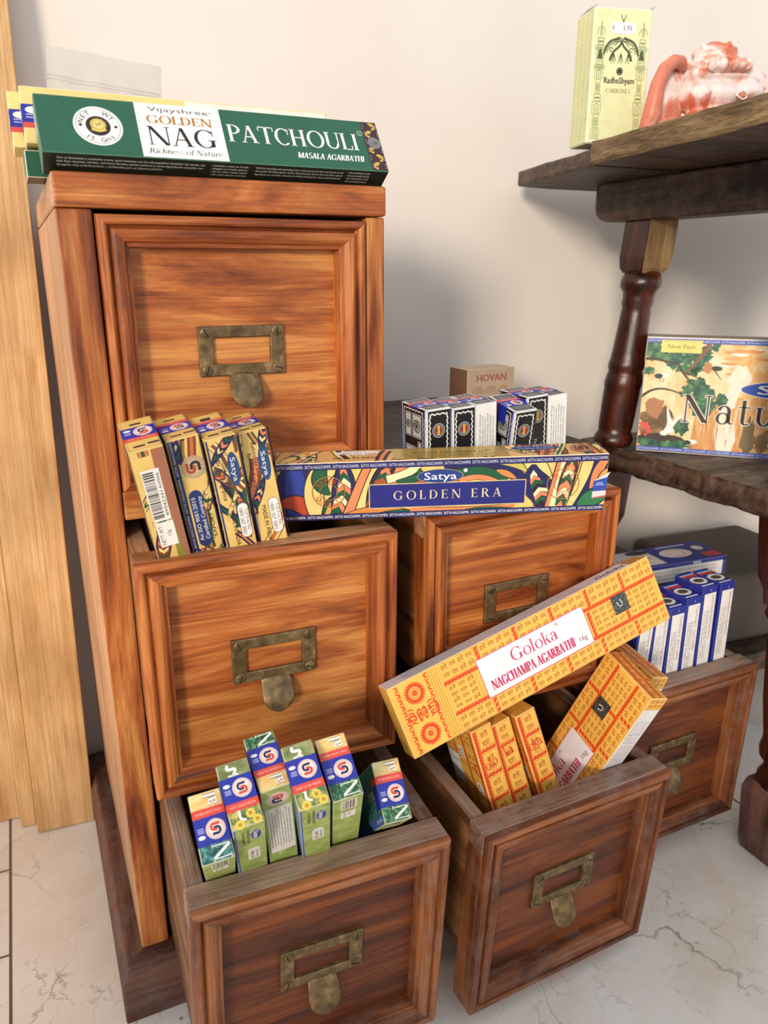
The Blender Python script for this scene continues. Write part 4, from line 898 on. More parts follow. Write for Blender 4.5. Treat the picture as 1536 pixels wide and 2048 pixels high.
# ---------------------------------------------------------------- black cartons in the upper right drawer
KX, KY, KL = 0.0208, 0.0365, 0.19
def wavy(mb, fr, x0, y0, x1, y1, w, mat, l, amp=.0005, step=.002):
    for (a_, b_) in (((x0, y0), (x1, y0)), ((x1, y0), (x1, y1)), ((x1, y1), (x0, y1)), ((x0, y1), (x0, y0))):
        n = max(2, int(math.hypot(b_[0] - a_[0], b_[1] - a_[1]) / step)); pts = []
        for k in range(n + 1):
            t = k / n; j = amp * (1 if k % 2 else -1) if 0 < k < n else 0
            dx, dy = b_[0] - a_[0], b_[1] - a_[1]; d = math.hypot(dx, dy)
            pts.append((a_[0] + dx * t - dy / d * j, a_[1] + dy * t + dx / d * j))
        strip(mb, fr, pts, w, mat, l)
def black_box(spine, pos, rot, label, sides=False, X=KX):
    BK, GR, WH = P('#15161c', rough=.32), P('#6d6d70', rough=.3), P('#d9d9d6')
    mb, F = carton(X, KY, KL, [BK, BK, BK if spine == 'emblem' else '#ecebe7', BK, BK, '#c9c9c6'], edge='#cfcfcb')
    t = F['+z']; rect(mb, t, .0018, .0018, X - .0018, KY - .0018, GR, 1); wavy(mb, t, .0032, .0032, X - .0032, KY - .0032, .0004, P('#1d1d20'), 2, .0004)
    f = F['-y']
    if spine == 'emblem':
        rect(mb, f, .0004, KL - .09, .0014, KL - .0005, P('#e6e6e2'), 1); rect(mb, f, .0004, KL - .0014, X - .0004, KL - .0004, P('#e6e6e2'), 1)
        wavy(mb, f, .0030, KL - .100, X - .0030, KL - .0040, .0006, WH, 2, .0005)
        cxm, cym = X / 2, KL - .0165; arc(mb, f, cxm, cym, .0050, .0054, 0, 360, WH, 2, 26); arc(mb, f, cxm, cym, .0036, .0039, 0, 360, WH, 2, 22)
        for k in range(20): t_ = R(k * 18); disc(mb, f, cxm + .00445 * math.cos(t_), cym + .00445 * math.sin(t_), .00028, WH, 2, n=5)
        arc(mb, f, cxm, cym, .0020, .0030, 90, 270, P('#c8402e'), 3, 12); arc(mb, f, cxm, cym, .0020, .0030, -90, 90, P('#c8402e'), 3, 12); rect(mb, f, cxm - .0011, cym - .0034, cxm + .0011, cym + .0034, P('#d8b04a'), 4)
        text(mb, f.sub(0, KL, -90), 'The Superstar', .047, X * .36, .0024, WH, 3, fit=.026); pp(mb, f, [(X * .55, KL - .042), (X * .72, KL - .0375), (X * .8, KL - .044), (X * .7, KL - .040)], P('#4a6fd0'), 3)
    else:
        sub = f.sub(0, KL, -90)
        for k in range(6): text(mb, sub, ('Hindustani text about the fragrance and its use', 'burn in a well ventilated room and never', 'leave unattended keep away from children', 'place the incense stick in a holder')[k % 4], .031, X * (.16 + k * .125), .0013, P('#3a3a40'), 2, fit=.046 - .003 * (k % 3))
    g = F['-x']   # the wide face: framed ornaments in white line on black
    rect(mb, g, .0005, KL - .1, .0014, KL - .001, P('#2f45b0'), 1); rect(mb, g, .0018, KL - .1, .0026, KL - .001, WH, 1); rect(mb, g, KY - .0032, KL - .1, KY - .0020, KL - .001, P('#2f45b0'), 1); rect(mb, g, KY - .0018, KL - .1, KY - .0005, KL - .001, P('#dfe2ee'), 1)
    text(mb, g, 'NAGCHAMPA NAGCHAMPA', KY - .0022, KL - .032, .0010, P(WHITE), 2, a=90, fit=.05)
    wavy(mb, g, .0045, KL - .1, KY - .0050, KL - .0030, .0004, WH, 1, .0004)
    for (x0, y0, x1, y1) in ((.0065, KL - .024, .0150, KL - .0055), (.0165, KL - .024, KY - .0070, KL - .0055), (.0065, KL - .058, .0225, KL - .031), (.024, KL - .058, KY - .0070, KL - .026)):
        rect(mb, g, x0, y0, x1, y1, P('#b9b9b6'), 1); frame(mb, g, x0 + .0006, y0 + .0006, x1 - .0006, y1 - .0006, .0005, BK, 2)
        cxm, cym = (x0 + x1) / 2, (y0 + y1) / 2; rr = min(x1 - x0, y1 - y0) * .30
        for k in range(6): arc(mb, g, cxm + rr * .55 * math.cos(R(k * 60)), cym + rr * .55 * math.sin(R(k * 60)), rr * .38, rr * .55, 0, 300, BK, 3, 9)
        arc(mb, g, cxm, cym, rr * 1.15, rr * 1.3, 0, 360, BK, 3, 18)
    o = place(mb.build('incense_box'), pos, rot)
    seal(o, X, KY, KL, KY * .30, KY * .70, flip=True, drop=.014 if sides else .0015, l=4)
    return tag(o, label, 'incense box', 'black and white incense boxes behind the long gold box')
for (sp, pos, rot, lab, X) in (
        ('emblem', (0.2479, -0.0200, 0.3824), (2.5, -3.2, 3.6), 'black incense box with a white ornament side, leftmost behind the long gold box', .0212),
        ('emblem', (0.2700, -0.0196, 0.3817), (2.2, -3.2, 4.2), 'black incense box with round emblem, second from left behind the long gold box', .0206),
        ('text', (0.2905, -0.0196, 0.3833), (2.2, -3.6, 4.0), 'incense box with white text spine, just left of the tipped black one', .0192),
        ('emblem', (0.3175, -0.0150, 0.3825), (11.5, -3.0, 1.9), 'black incense box tipped forward with a big round seal on its top', .0206),
        ('emblem', (0.3392, -0.0180, 0.3855), (2.0, -3.6, 3.0), 'black incense box half hidden by the tipped one behind the long gold box', .0206),
        ('text', (0.3602, -0.0180, 0.3851), (1.8, -4.2, 2.0), 'incense box with white text spine, rightmost behind the long gold box', .0190)):
    black_box(sp, topfix(pos, rot, .215, KL), rot, lab, rot[0] > 9, X)

# ---------------------------------------------------------------- orange cartons lettered in Devanagari
HW = ('हरे', 'राम', 'कृष्ण')
ORG, RO, BR_ = '#f6bd55', '#e0461a', '#a8461a'
def squiggle(mb, fr, x0, y0, x1, y1, l, clip=None):
    """a run of little curling leaves in a narrow strip"""
    hor = (x1 - x0) > (y1 - y0); n = max(1, int(max(x1 - x0, y1 - y0) / .0031)); rd = P(RO)
    for k in range(n):
        t = (k + .5) / n; w = min(x1 - x0, y1 - y0)
        c = (x0 + (x1 - x0) * t, (y0 + y1) / 2) if hor else ((x0 + x1) / 2, y0 + (y1 - y0) * t)
        if hor: pts = bez((c[0] - .0015, c[1] - w * .4), (c[0] - .0012, c[1] + w * .7), (c[0] + .0006, c[1] + w * .4), (c[0] + .0013, c[1] - w * .35), 6); q = bez((c[0] - .0004, c[1] - w * .4), (c[0], c[1] + w * .3), (c[0] + .001, c[1] + w * .6), (c[0] + .0016, c[1] + w * .4), 5)
        else: pts = bez((c[0] - w * .4, c[1] - .0015), (c[0] + w * .7, c[1] - .0012), (c[0] + w * .4, c[1] + .0006), (c[0] - w * .35, c[1] + .0013), 6); q = bez((c[0] - w * .4, c[1] - .0004), (c[0] + w * .3, c[1]), (c[0] + w * .6, c[1] + .001), (c[0] + w * .4, c[1] + .0016), 5)
        strip(mb, fr, pts, lambda t: .00075 * (1 - .5 * t), rd, l, clip); strip(mb, fr, q, .0005, rd, l + .2, clip)
def cell(mb, fr, x0, y0, x1, y1, rows, l, clip=None, frm=True):
    if frm: frame(mb, fr, x0, y0, x1, y1, .00022, P('#c4641f'), l, clip)
    nr = len(rows); lh = (y1 - y0 - .0012) / nr
    for i, words in enumerate(rows):
        n = len(words); cw = (x1 - x0 - .0018) / n; yb = y1 - .0006 - lh * (i + 1) + lh * .26
        for j, w in enumerate(words): text(mb, fr, HW[w], x0 + .0009 + cw * (j + .5), yb, lh * .56, P(BR_), l + .4, fit=cw * .74)
TOPR = [[0, 1, 0, 1], [1, 1, 0, 0]]; MIDR = [[0, 2, 0, 2], [2, 2, 0, 0], [0, 1, 0, 1], [1, 1, 0, 0]]; BOTR = [[0, 2, 0, 2], [2, 2, 0, 0]]
def cells(mb, fr, W, H, x0, l, skip=None, x1=None):
    """three rows of framed verses with leafy strips between; brick-laid"""
    x1 = x1 or W - .0006; per = .0310; s_ = .0038; g = .0036
    ys = [(H * .735, H - .0008), (H * .30, H * .735 - g), (.0008, H * .30 - g)]
    for r_, ((y0, y1), rows) in enumerate(zip(ys, (TOPR, MIDR, BOTR))):
        x = x0 - (0, .0, .004)[r_]
        if r_ == 2: x = x0
        while x < x1 - .004:
            xe = min(x + per, x1); part = (xe - x) / per
            sk = skip and (x < skip[2] and xe > skip[0] and y0 < skip[3] and y1 > skip[1])
            xs, xe2 = x, xe
            if sk and (y1 > skip[3] + .003 or y0 < skip[1] - .003): sk = False
            if sk and x < skip[0] - .006: xe2 = skip[0] - .0012; xe = skip[2]; part = (xe2 - x) / per; sk = False
            elif sk and xe > skip[2] + .006: xs = skip[2] + .0012; part = (xe - xs) / per; sk = False
            if not sk:
                rr = [w[:max(1, int(round(len(w) * part)))] for w in rows]; cell(mb, fr, xs, y0, xe2, y1, rr, l)
                if xe + s_ < x1: squiggle(mb, fr, xe + .0003, y0, xe + s_ - .0003, y1, l)
            x = xe + s_
        if r_: squiggle(mb, fr, x0, y1 + .0003, x1, y1 + g - .0003, l)
def rosette(mb, fr, cx, cy, r_, l):
    rd = P(RO)
    for k in range(24):
        a_ = R(k * 15); strip(mb, fr, [(cx + r_ * .66 * math.cos(a_), cy + r_ * .66 * math.sin(a_)), (cx + r_ * .85 * math.cos(a_), cy + r_ * .85 * math.sin(a_)), (cx + r_ * math.cos(a_), cy + r_ * math.sin(a_))], lambda t: r_ * .105 * (1 - t * t * .6), rd, l)
    arc(mb, fr, cx, cy, r_ * .58, r_ * .68, 0, 360, rd, l + .3, 28); arc(mb, fr, cx, cy, r_ * .42, r_ * .47, 0, 360, rd, l, 24)
    for k in range(8):
        a_ = R(k * 45 + 20); strip(mb, fr, [(cx + r_ * .06 * math.cos(a_), cy + r_ * .06 * math.sin(a_)), (cx + r_ * .3 * math.cos(a_), cy + r_ * .3 * math.sin(a_))], r_ * .06, rd, l)
def vine(mb, fr, x, y0, y1, l, side=1):
    rd = P(RO); n = int((y1 - y0) / .0045)
    strip(mb, fr, [(x + .0003 * math.sin(k * 1.6), y0 + (y1 - y0) * k / 24) for k in range(25)], .00025, rd, l)
    for k in range(n):
        y = y0 + (y1 - y0) * (k + .5) / n; sg = side if True else -side
        for q in (1, -1):
            strip(mb, fr, bez((x, y), (x + sg * .0008, y + q * .0006), (x + sg * .0018, y + q * .0022), (x + sg * .0030, y + q * .0016), 6), lambda t: .0006 * math.sin(math.pi * (t * .9 + .08)), rd, l + .2)
def big_face(mb, f, W, H, l=1):
    """the broad printed face, W along the carton, H across"""
    lb = (W * .290, H * .235, W * .700, H * .80)
    cells(mb, f, W, H, W * .172, l, skip=(lb[0] - .002, lb[1], lb[2] + .001, lb[3]))
    for k in range(4): rect(mb, f, W * (.138 + k * .0080), .0006, W * (.138 + k * .0080) + .0003, H - .0006, P('#b8521a'), l)
    vine(mb, f, W * .030, .001, H - .001, l, -1); vine(mb, f, W * .122, .001, H - .001, l, 1)
    rosette(mb, f, W * .076, H * .79, H * .150, l); rosette(mb, f, W * .076, H * .21, H * .150, l)
    for sg in (1, -1):
        for k in range(5):
            y = H * .5 + (k - 2) * .0026; strip(mb, f, bez((W * .076 + sg * .006, y), (W * .076 + sg * .007, y + .001), (W * .076 + sg * .009, y + .002), (W * .076 + sg * .0105, y + .001), 5), .0005, P(RO), l)
    for sg in (1, -1): arc(mb, f, W * .076 + sg * .0022, H * .5, .0013, .0019, 0, 360, P(RO), l, 16, sy=2.6); arc(mb, f, W * .076 + sg * .0022, H * .5, .0003, .0008, 0, 360, P(RO), l, 10, sy=2.2)
    rect(mb, f, lb[0], lb[1], lb[2], lb[3], P('#dd5a70'), l + 2); rect(mb, f, lb[0] + .0006, lb[1] + .0006, lb[2] - .0006, lb[3] - .0006, P('#f0ecf0'), l + 3)
    cxm = (lb[0] + lb[2]) / 2; pk = P('#d2486e')
    text(mb, f, 'Goloka', cxm, H * .535, H * .185, pk, l + 4, font='serif', fit=W * .178); text(mb, f, 'R', cxm + W * .096, H * .715, H * .035, pk, l + 4); arc(mb, f, cxm + W * .096, H * .733, .0013, .00155, 0, 360, pk, l + 4, 16)
    text(mb, f, 'NAGCHAMPA AGARBATHI', cxm - W * .022, H * .315, H * .135, P('#cc3a66'), l + 4, font='serif', fit=W * .318, bold=.05); text(mb, f, '16g', cxm + W * .168, H * .335, H * .075, P('#8a4a5a'), l + 4)
    x0, x1, y0, y1 = W * .808, W * .868, H * .43, H * .70
    rect(mb, f, x0, y0, x1, y1, M_FOIL, l + 4); frame(mb, f, x0, y0, x1, y1, .0004, P('#3a3a34'), l + 5)
    text(mb, f, 'U', (x0 + x1) / 2, y0 + .005, .0055, P('#d8dcda'), l + 5, a=15)
    text(mb, f, 'Golo', W * .080, H * .565, H * .15, P('#e8441f'), l + 3, font='serif', a=180 + 6, fit=W * .105)
OL, OW, OT = 0.247, 0.0558, 0.0205
# the long one leaning across: x = length, y = thickness, z = width
mb, F = carton(OL, OT, OW, [ORG, ORG, ORG, ORG, ORG, '#e9e6e6'], edge='#f0cf8a')
big_face(mb, F['-y'], OL, OW)
t = F['+z']
for k in range(5): text(mb, t, 'Nagchampa agarbathi incense sticks hand rolled with natural resins gums honey and flowers from the forests of India', OL * .40, OT * (.18 + .15 * k), .0011, P('#55505a'), 1, fit=OL * .66)
text(mb, t, 'Goloka', OL * .86, OT * .3, .006, P('#2a2a2c'), 1, shear=.3, fit=.03, bold=.05)
for k in range(2): rect(mb, t, OL * .93, .001, OL - .001, OT - .001, P(ORG), 1)
e = F['-x']; frame(mb, e, .0008, .0008, OT - .0008, OW - .0008, .0003, P('#c98a2c'), 1)
o = place(mb.build('incense_box'), (0.3071, -0.0880, 0.2995), (-20.5, -15.3, 0.3))
tag(o, 'long orange incense box with a white label, leaning across on top of the others', 'incense box', 'orange incense boxes in the lower right drawer')
def upright_orange(pos, rot, label, L=OL, X=OW, Y=OT, plain=False):
    mb, F = carton(X, Y, L, ['#e9a93e', '#e9e6e6', ORG, ORG, ORG, '#efb14a'], edge='#f2d08c')
    f = F['-y']; w = Fr(f.pt(X, 0), f.v, -f.u, L, X)   # length runs up
    big_face(mb, w, L, X)
    g = F['+x']
    for k in range(5): text(mb, g, 'Nagchampa agarbathi incense sticks hand rolled with natural resins gums honey and flowers', Y * (.22 + .15 * k), L * .5, .0011, P('#55505a'), 1, a=90, fit=L * .8)
    rect(mb, g, .0005, L - .012, Y - .0005, L - .0006, P(ORG), 2); cell(mb, g, .001, L - .011, Y - .001, L - .001, [[0, 2, 0], [2, 0, 0]], 3)
    t = F['+z']; cells(mb, t, X, Y, .001, 1, x1=X - .001)
    h_ = F['-x']; cells(mb, Fr(h_.pt(Y, 0), h_.v, -h_.u), L, Y, L * .3, 1)
    o = place(mb.build('incense_box'), pos, rot)
    return tag(o, label, 'incense box', 'orange incense boxes in the lower right drawer')
upright_orange((0.3565, -0.0813, 0.1585), (-17.1, 16.8, -89.8), 'orange incense box with a silver window, leaning right in the lower right drawer')
upright_orange((0.3985, -0.0545, 0.1405), (-16.0, 10.5, -88.0), 'orange incense box mostly hidden, wedged behind the leaning one with the silver window', L=0.247)
def spine_orange(pos, rot, label, L, k, X=0.0188):
    Y = 0.054
    mb, F = carton(X, Y, L, [ORG, ORG, ORG, ORG, ORG, '#efb14a'], edge='#f4d79c')
    f = F['-y']; z = L - .0008; i = 0
    rect(mb, f, .0006, .001, .0040, L - .001, P('#f0a83c'), 1); squiggle(mb, f, .0006, L - .11, .0038, L - .001, 2)
    while z > L - .11:
        h = .0165; frame(mb, f, .0044, z - h, X - .0008, z, .00025, P('#c4641f'), 1)
        for q, w in enumerate((0, 2)): 
            text(mb, f, HW[(w, 1)[q] if (i + k) % 2 else w], X * .55, z - .0066 - q * .0074, .0032, P('#a8401c'), 2, a=0, fit=X * .36); rect(mb, f, X * .38, z - .0072 - q * .0074 - .0002, X * .74, z - .0072 - q * .0074 + .0001, P('#a8401c'), 2)
        squiggle(mb, f, .0044, z - h - .0042, X - .0008, z - h - .0008, 2); z -= h + .005; i += 1
    text(mb, f, ('olo', 'ka', 'oka')[k], X * .55, L - (.036, .030, .033)[k], .0095, P('#e8341c'), 5, font='serif', a=8, xs=.72)
    g = F['-x']; y = .002
    for c in range(3):
        for r_ in range(4): cell(mb, g, .002 + c * .0165, L - .018 - r_ * .024, .015 + c * .0165, L - .0012 - r_ * .024, [[0, 1], [1, 0], [2, 0]], 1); 
        squiggle(mb, g, .0155 + c * .0165, L - .1, .0182 + c * .0165, L - .001, 2)
    for (x, zz) in ((Y * .50, L - .028), (Y * .80, L - .055)):
        rect(mb, g, x - .0035, zz - .0055, x + .0035, zz + .0055, P(WHITE), 4); arc(mb, g, x, zz + .0008, .0014, .0023, 20, 330, P('#1d5a34' if zz > L - .04 else '#222222'), 5, 14); rect(mb, g, x - .002, zz - .004, x + .002, zz - .003, P('#222222'), 5)
    rect(mb, g, .001, L - .062, Y * .34, L - .034, P('#ecebe8'), 4); text(mb, g, 'Incense Sticks', Y * .18, L - .042, .0022, P('#333333'), 5, fit=.014)
    text(mb, g, 'G', Y * .90, L - .043, .011, P('#e8341c'), 5, font='serif', a=8)
    o = place(mb.build('incense_box'), pos, rot)
    # glossy shrink-wrap fold catching the light along the front edge
    return tag(o, label, 'incense box', 'orange incense boxes in the lower right drawer')
for k, (pos, rot, lab) in enumerate((((0.2698, -0.0840, 0.1832), (-10.5, -12.9, 2.5), 'orange incense box standing leftmost in the lower right drawer, its broad side showing'),
                                     ((0.2892, -0.0815, 0.1815), (-10.6, -13.2, 3.0), 'orange incense box standing in the middle of the upright three under the long one'),
                                     ((0.3152, -0.0813, 0.1842), (-10.7, -15.0, 2.2), 'orange incense box standing rightmost of the upright three, its spine ending in ka'))):
    spine_orange(pos, rot, lab, .13, k)

# ---------------------------------------------------------------- blue and white cartons in the far right drawer
BX, BY, BL = 0.0196, 0.0370, 0.20
def blue_box(pos, rot, label, words=0):
    NV = P('#262f8c'); mb, F = carton(BX, BY, BL, [NV, NV, NV, NV, NV, NV], edge='#3a429c')
    f = F['-y']; rect(mb, f, BX * .14, .001, BX * .93, BL - .0075, P('#eeebe6'), 1)
    text(mb, f, '::', BX * .55, BL - .005, .0025, P('#c9cdf0'), 1, bold=.1)
    sub = f.sub(0, BL, -90)
    text(mb, sub, ('Safety Declaration Ingredients', 'Cautionary : burn safely')[words % 2], .034, BX * .70, .0030, P('#a8604a'), 2, fit=.048)
    for k in range(3): text(mb, sub, ('LOTUS THE BABA 1970', 'READ CAREFULLY BEFORE', 'burning and keep away from')[k], .052, BX * (.24 + .14 * k), .0018, P('#8a7a78'), 2, fit=.052)
    t = F['+z']
    rect(mb, t, .0006, BY * .80, BX - .0006, BY * .86, P('#d8dcf0'), 1); rect(mb, t, .0006, BY * .68, BX - .0006, BY * .78, P('#d8402f'), 1); rect(mb, t, BX * .1, BY * .08, BX * .9, BY * .14, P('#e6e8f4'), 1)
    disc(mb, t, BX * .5, BY * .42, BX * .46, P('#efe6dc'), 2, ry=BY * .21); disc(mb, t, BX * .5, BY * .42, BX * .30, P('#5a4a44'), 3, ry=BY * .11)
    g = F['-x']; sg = g.sub(0, BL, -90); text(mb, sg, 'NAG', .018, BY * .5, .0065, P(WHITE), 1, bold=.06); text(mb, sg, 'CHAMPA', .042, BY * .5, .0060, P(WHITE), 1, bold=.06)
    disc(mb, g, BY * .6, BL - .085, .010, P(WHITE), 1, ry=.014); arc(mb, g, BY * .6, BL - .095, .005, .007, 0, 200, P('#d8402f'), 2)
    o = place(mb.build('incense_box'), pos, rot)
    return tag(o, label, 'incense box', 'blue and white incense boxes in the far right drawer')
bt = [((0.5775, -0.0205, 0.1845), (0.8, -1.3, 1.0), 'blue incense box with NAG CHAMPA on its side, rightmost in the far right drawer'),
      ((0.5550, -0.0205, 0.1845), (0.6, -1.6, 1.0), 'blue and white incense box standing next to the rightmost one in the far right drawer'),
      ((0.5345, -0.0205, 0.1765), (0.8, -1.4, 1.0), 'blue and white incense box third from the right in the far right drawer'),
      ((0.5140, -0.0205, 0.1700), (0.8, -1.0, 1.0), 'blue and white incense box fourth from the right in the far right drawer'),
      ((0.4920, -0.0205, 0.1695), (0.8, 0.5, 1.0), 'blue and white incense box fifth from the right in the far right drawer'),
      ((0.4700, -0.0205, 0.1680), (0.8, 2.5, 1.0), 'blue and white incense box farthest left in the far right drawer, behind the orange ones')]
for i, (pos, rot, lab) in enumerate(bt): blue_box(topfix(pos, rot, .215, BL), rot, lab, 0 if i in (0, 1, 4) else 1)
X_, Y_, Z_ = 0.215, 0.052, 0.022    # one lying flat at the back
NV = P('#262f8c'); mb, F = carton(X_, Y_, Z_, [NV, NV, '#eeebe6', NV, NV, NV], edge='#3a429c')
t = F['+z']; rect(mb, t, .001, .004, X_ * .62, Y_ - .004, P('#e9e2da'), 1); frame(mb, t, .002, .005, X_ * .615, Y_ - .005, .0004, P('#d86a50'), 2); text(mb, t, 'NAG CHAMPA', X_ * .38, Y_ * .4, .008, P('#5a3a34'), 2, fit=.09)
disc(mb, t, X_ * .56, Y_ * .8, .016, P('#2a1d20'), 3, ry=.006); disc(mb, t, X_ * .76, Y_ * .5, .021, P('#ece2d8'), 3, ry=.013); arc(mb, t, X_ * .76, Y_ * .5, .010, .0108, 0, 360, P('#c8584a'), 4, 22); rect(mb, t, X_ * .89, .004, X_ * .99, .018, P('#cc3a34'), 3); disc(mb, t, X_ * .93, Y_ * .62, .007, P('#ece2d8'), 4); rect(mb, t, X_ * .70, Y_ * .86, X_ * .9, Y_ * .92, P('#cfd4f0'), 3)
f = F['-y']; rect(mb, f, .0006, Z_ * .78, X_ - .0006, Z_ - .0006, NV, 1); rect(mb, f, X_ - .005, .0006, X_ - .0006, Z_ - .0006, NV, 1); text(mb, f, 'NAG', X_ * .80, Z_ * .80, .0035, P(WHITE), 2, bold=.05)
for k in range(3): text(mb, f, 'Safety declaration ingredients fragrance natural resin', X_ * .7, Z_ * (.18 + .2 * k), .0018, P('#9a7a74'), 2, fit=.1)
o = place(mb.build('incense_box'), (0.5750, 0.0860, 0.2613), (0, 0, -4))
tag(o, 'blue and white incense box lying flat behind the standing blue ones', 'incense box')

# ---------------------------------------------------------------- on top of the cabinet
PX, PY, PZ = 0.225, 0.020, 0.042
GRN, DGR, MAR = '#1f5b42', '#10231c', '#3a1a26'
mb, F = carton(PX, PY, PZ, ['#2a6a4e', MAR, GRN, GRN, DGR, GRN], edge='#4a7a62')
f = F['-y']; c = (PX * .128 + .0055, PZ * .50)
disc(mb, f, c[0], c[1], .0143, P('#f0ede6'), 1, n=40); arc(mb, f, c[0], c[1], .0126, .0129, 0, 360, P('#7a7a70'), 2, 36); disc(mb, f, c[0], c[1], .0072, P('#2e1820'), 2, n=30)
for k in range(12): disc(mb, f, c[0] + .0034 * math.cos(R(k * 30)), c[1] + .0008 + .0034 * math.sin(R(k * 30)), .0014, P('#c9b04e'), 3 + .05 * k, n=10)
disc(mb, f, c[0], c[1] + .0008, .0030, P('#e0d088'), 4); text(mb, f, 'VF', c[0], c[1] - .0003, .0026, P('#6a4a20'), 5, font='sans', fit=.004); strip(mb, f, [(c[0] - .0042, c[1] - .0028), (c[0], c[1] - .0040), (c[0] + .0042, c[1] - .0028)], .0008, P('#d8c05a'), 5)
arctext(mb, f, 'NET. WT.', c[0], c[1], .0087, .0031, P('#222222'), 3, 90, 21); arctext(mb, f, '15 Gms', c[0], c[1], .0118, .0031, P('#222222'), 3, 270, 17, up=False)
for sg in (1, -1): disc(mb, f, c[0] + sg * .0102, c[1], .0010, P('#222222'), 3, n=12)
x0, x1 = PX * .257, PX * .495; cxm = (x0 + x1) / 2
rect(mb, f, x0, .0006, x1, PZ - .0006, P('#f1eee9'), 1)
text(mb, f, 'Vijayshree', cxm, PZ * .845, .0034, P('#5a4a4c'), 2, fit=.038, track=.3); text(mb, f, 'R', cxm + .0205, PZ * .87, .0015, P('#5a4a4c'), 2)
text(mb, f, 'GOLDEN', cxm, PZ * .625, .0062, P('#b3752c'), 2, font='serif', fit=.0415, bold=.03); text(mb, f, 'NAG', cxm, PZ * .235, .0140, P('#241a1e'), 2, font='serif', fit=.0440); text(mb, f, 'Richness of Nature', cxm, PZ * .085, .0038, P('#2e2a2c'), 2, font='serif', fit=.0455, shear=.22)
text(mb, f, 'PATCHOULI', PX * .715, PZ * .385, .0135, P('#8a9a8c'), 2, font='serif', fit=.0930); text(mb, f, 'PATCHOULI', PX * .715 - .0003, PZ * .385 + .0003, .0135, P('#f3f0ec'), 3, font='serif', fit=.0930)
text(mb, f, 'MASALA AGARBATHI', PX * .815, PZ * .165, .0046, P('#f3f0ec'), 3, font='serif', fit=.0485, shear=.2, bold=.04); arc(mb, f, PX * .933, PZ * .74, .0017, .0020, 0, 360, P('#f3f0ec'), 3, 18); text(mb, f, 'c', PX * .933, PZ * .725, .0017, P('#f3f0ec'), 3)
rect(mb, f, PX * .945, .0006, PX - .0006, PZ - .0006, P(MAR), 1)
def paisley(mb, fr, x0, x1, y0, y1, n, l):
    for k in range(n):
        y = y0 + (y1 - y0) * (k + .5) / n; sg = 1 if k % 2 else -1; x = (x0 + x1) / 2 + sg * (x1 - x0) * .12
        strip(mb, fr, bez((x, y - .0026), (x + sg * .0030, y - .001), (x + sg * .0006, y + .0030), (x - sg * .0022, y + .0022), 9), lambda t: .0014 * math.sin(math.pi * (t * .85 + .12)) + .0002, P('#c9a83e'), l); disc(mb, fr, x + sg * .0008, y - .0006, .0008, P(MAR), l + 1, n=10)
        for q in (1, -1):
            for w in range(3): disc(mb, fr, (x0 + x1) / 2 + q * (x1 - x0) * .40, y + (w - 1) * .0016, .0004, P('#b9a3ac'), l, n=7)
paisley(mb, f, PX * .945, PX, .001, PZ - .001, 6, 2); paisley(mb, F['+x'], 0, PY, .001, PZ - .001, 6, 2)
for k in range(12): arc(mb, f, PX * .975 + .0032 * math.cos(R(k * 30)), PZ * .56 + .0032 * math.sin(R(k * 30)), .0006, .0012, 0, 360, P('#8f8f92'), 4, 8)
disc(mb, f, PX * .975, PZ * .56, .0050, P('#6d6a70'), 3, n=20)
g = F['-z']; wt = P('#e2e6e0')
for k, s_ in enumerate(('Con su fascinante y cautivante aroma, estos inciensos son los más populares alrededor del mundo. Las', 'más finas especias, hierbas, extractos florales, aceites exóticos y otros ingredientes naturales son', 'escogidos muy cuidadosamente y combinados para su influencia positiva.')):
    text(mb, g, s_, PX * .035, PY * (.76 - .145 * k), .0017, wt, 1, 'l', fit=(.088, .087, .062)[k])
for k, s_ in enumerate(('• Laminado a mano en la India', '• Amigable con el medio ambiente', '• No se utiliza trabajo infantil', '• Sin subproductos animales')): text(mb, g, s_, PX * .445, PY * (.78 - .135 * k), .0016, wt, 1, 'l', fit=.024)
for k, s_ in enumerate(("With it's enthralling and captivating aroma, these incenses are the most popular across", 'the world. The finest Spices, Herbs, Floral Extracts, Exotic Oils and other natural', 'ingredients are carefully selected and skillfully blended for their positive influence.')): text(mb, g, s_, PX * .575, PY * (.78 - .145 * k), .0016, wt, 1, 'l', fit=.062)
for k, s_ in enumerate(('• Hand Rolled in India', '• Environmentally Friendly', '• No Child Labour Used', '• No Animal By-products')): text(mb, g, s_, PX * .865, PY * (.80 - .14 * k), .0016, wt, 1, 'l', fit=.017)
e = F['-x']; frame(mb, e, .0008, .0008, PY - .0008, PZ - .0008, .0004, P('#8fb09c'), 1); rect(mb, e, PY * .3, PZ * .45, PY * .75, PZ * .9, P('#cfd0cc'), 1)
rect(mb, F['+z'], PX * .257, .0006, PX * .495, PY - .0006, P('#f1eee9'), 1)
o = place(mb.build('incense_box'), (0.1091, 0.0149, 0.6633), (-34.1, 0, 0.7))
tag(o, 'long dark green incense box lettered PATCHOULI propped up on the cabinet top', 'incense box')
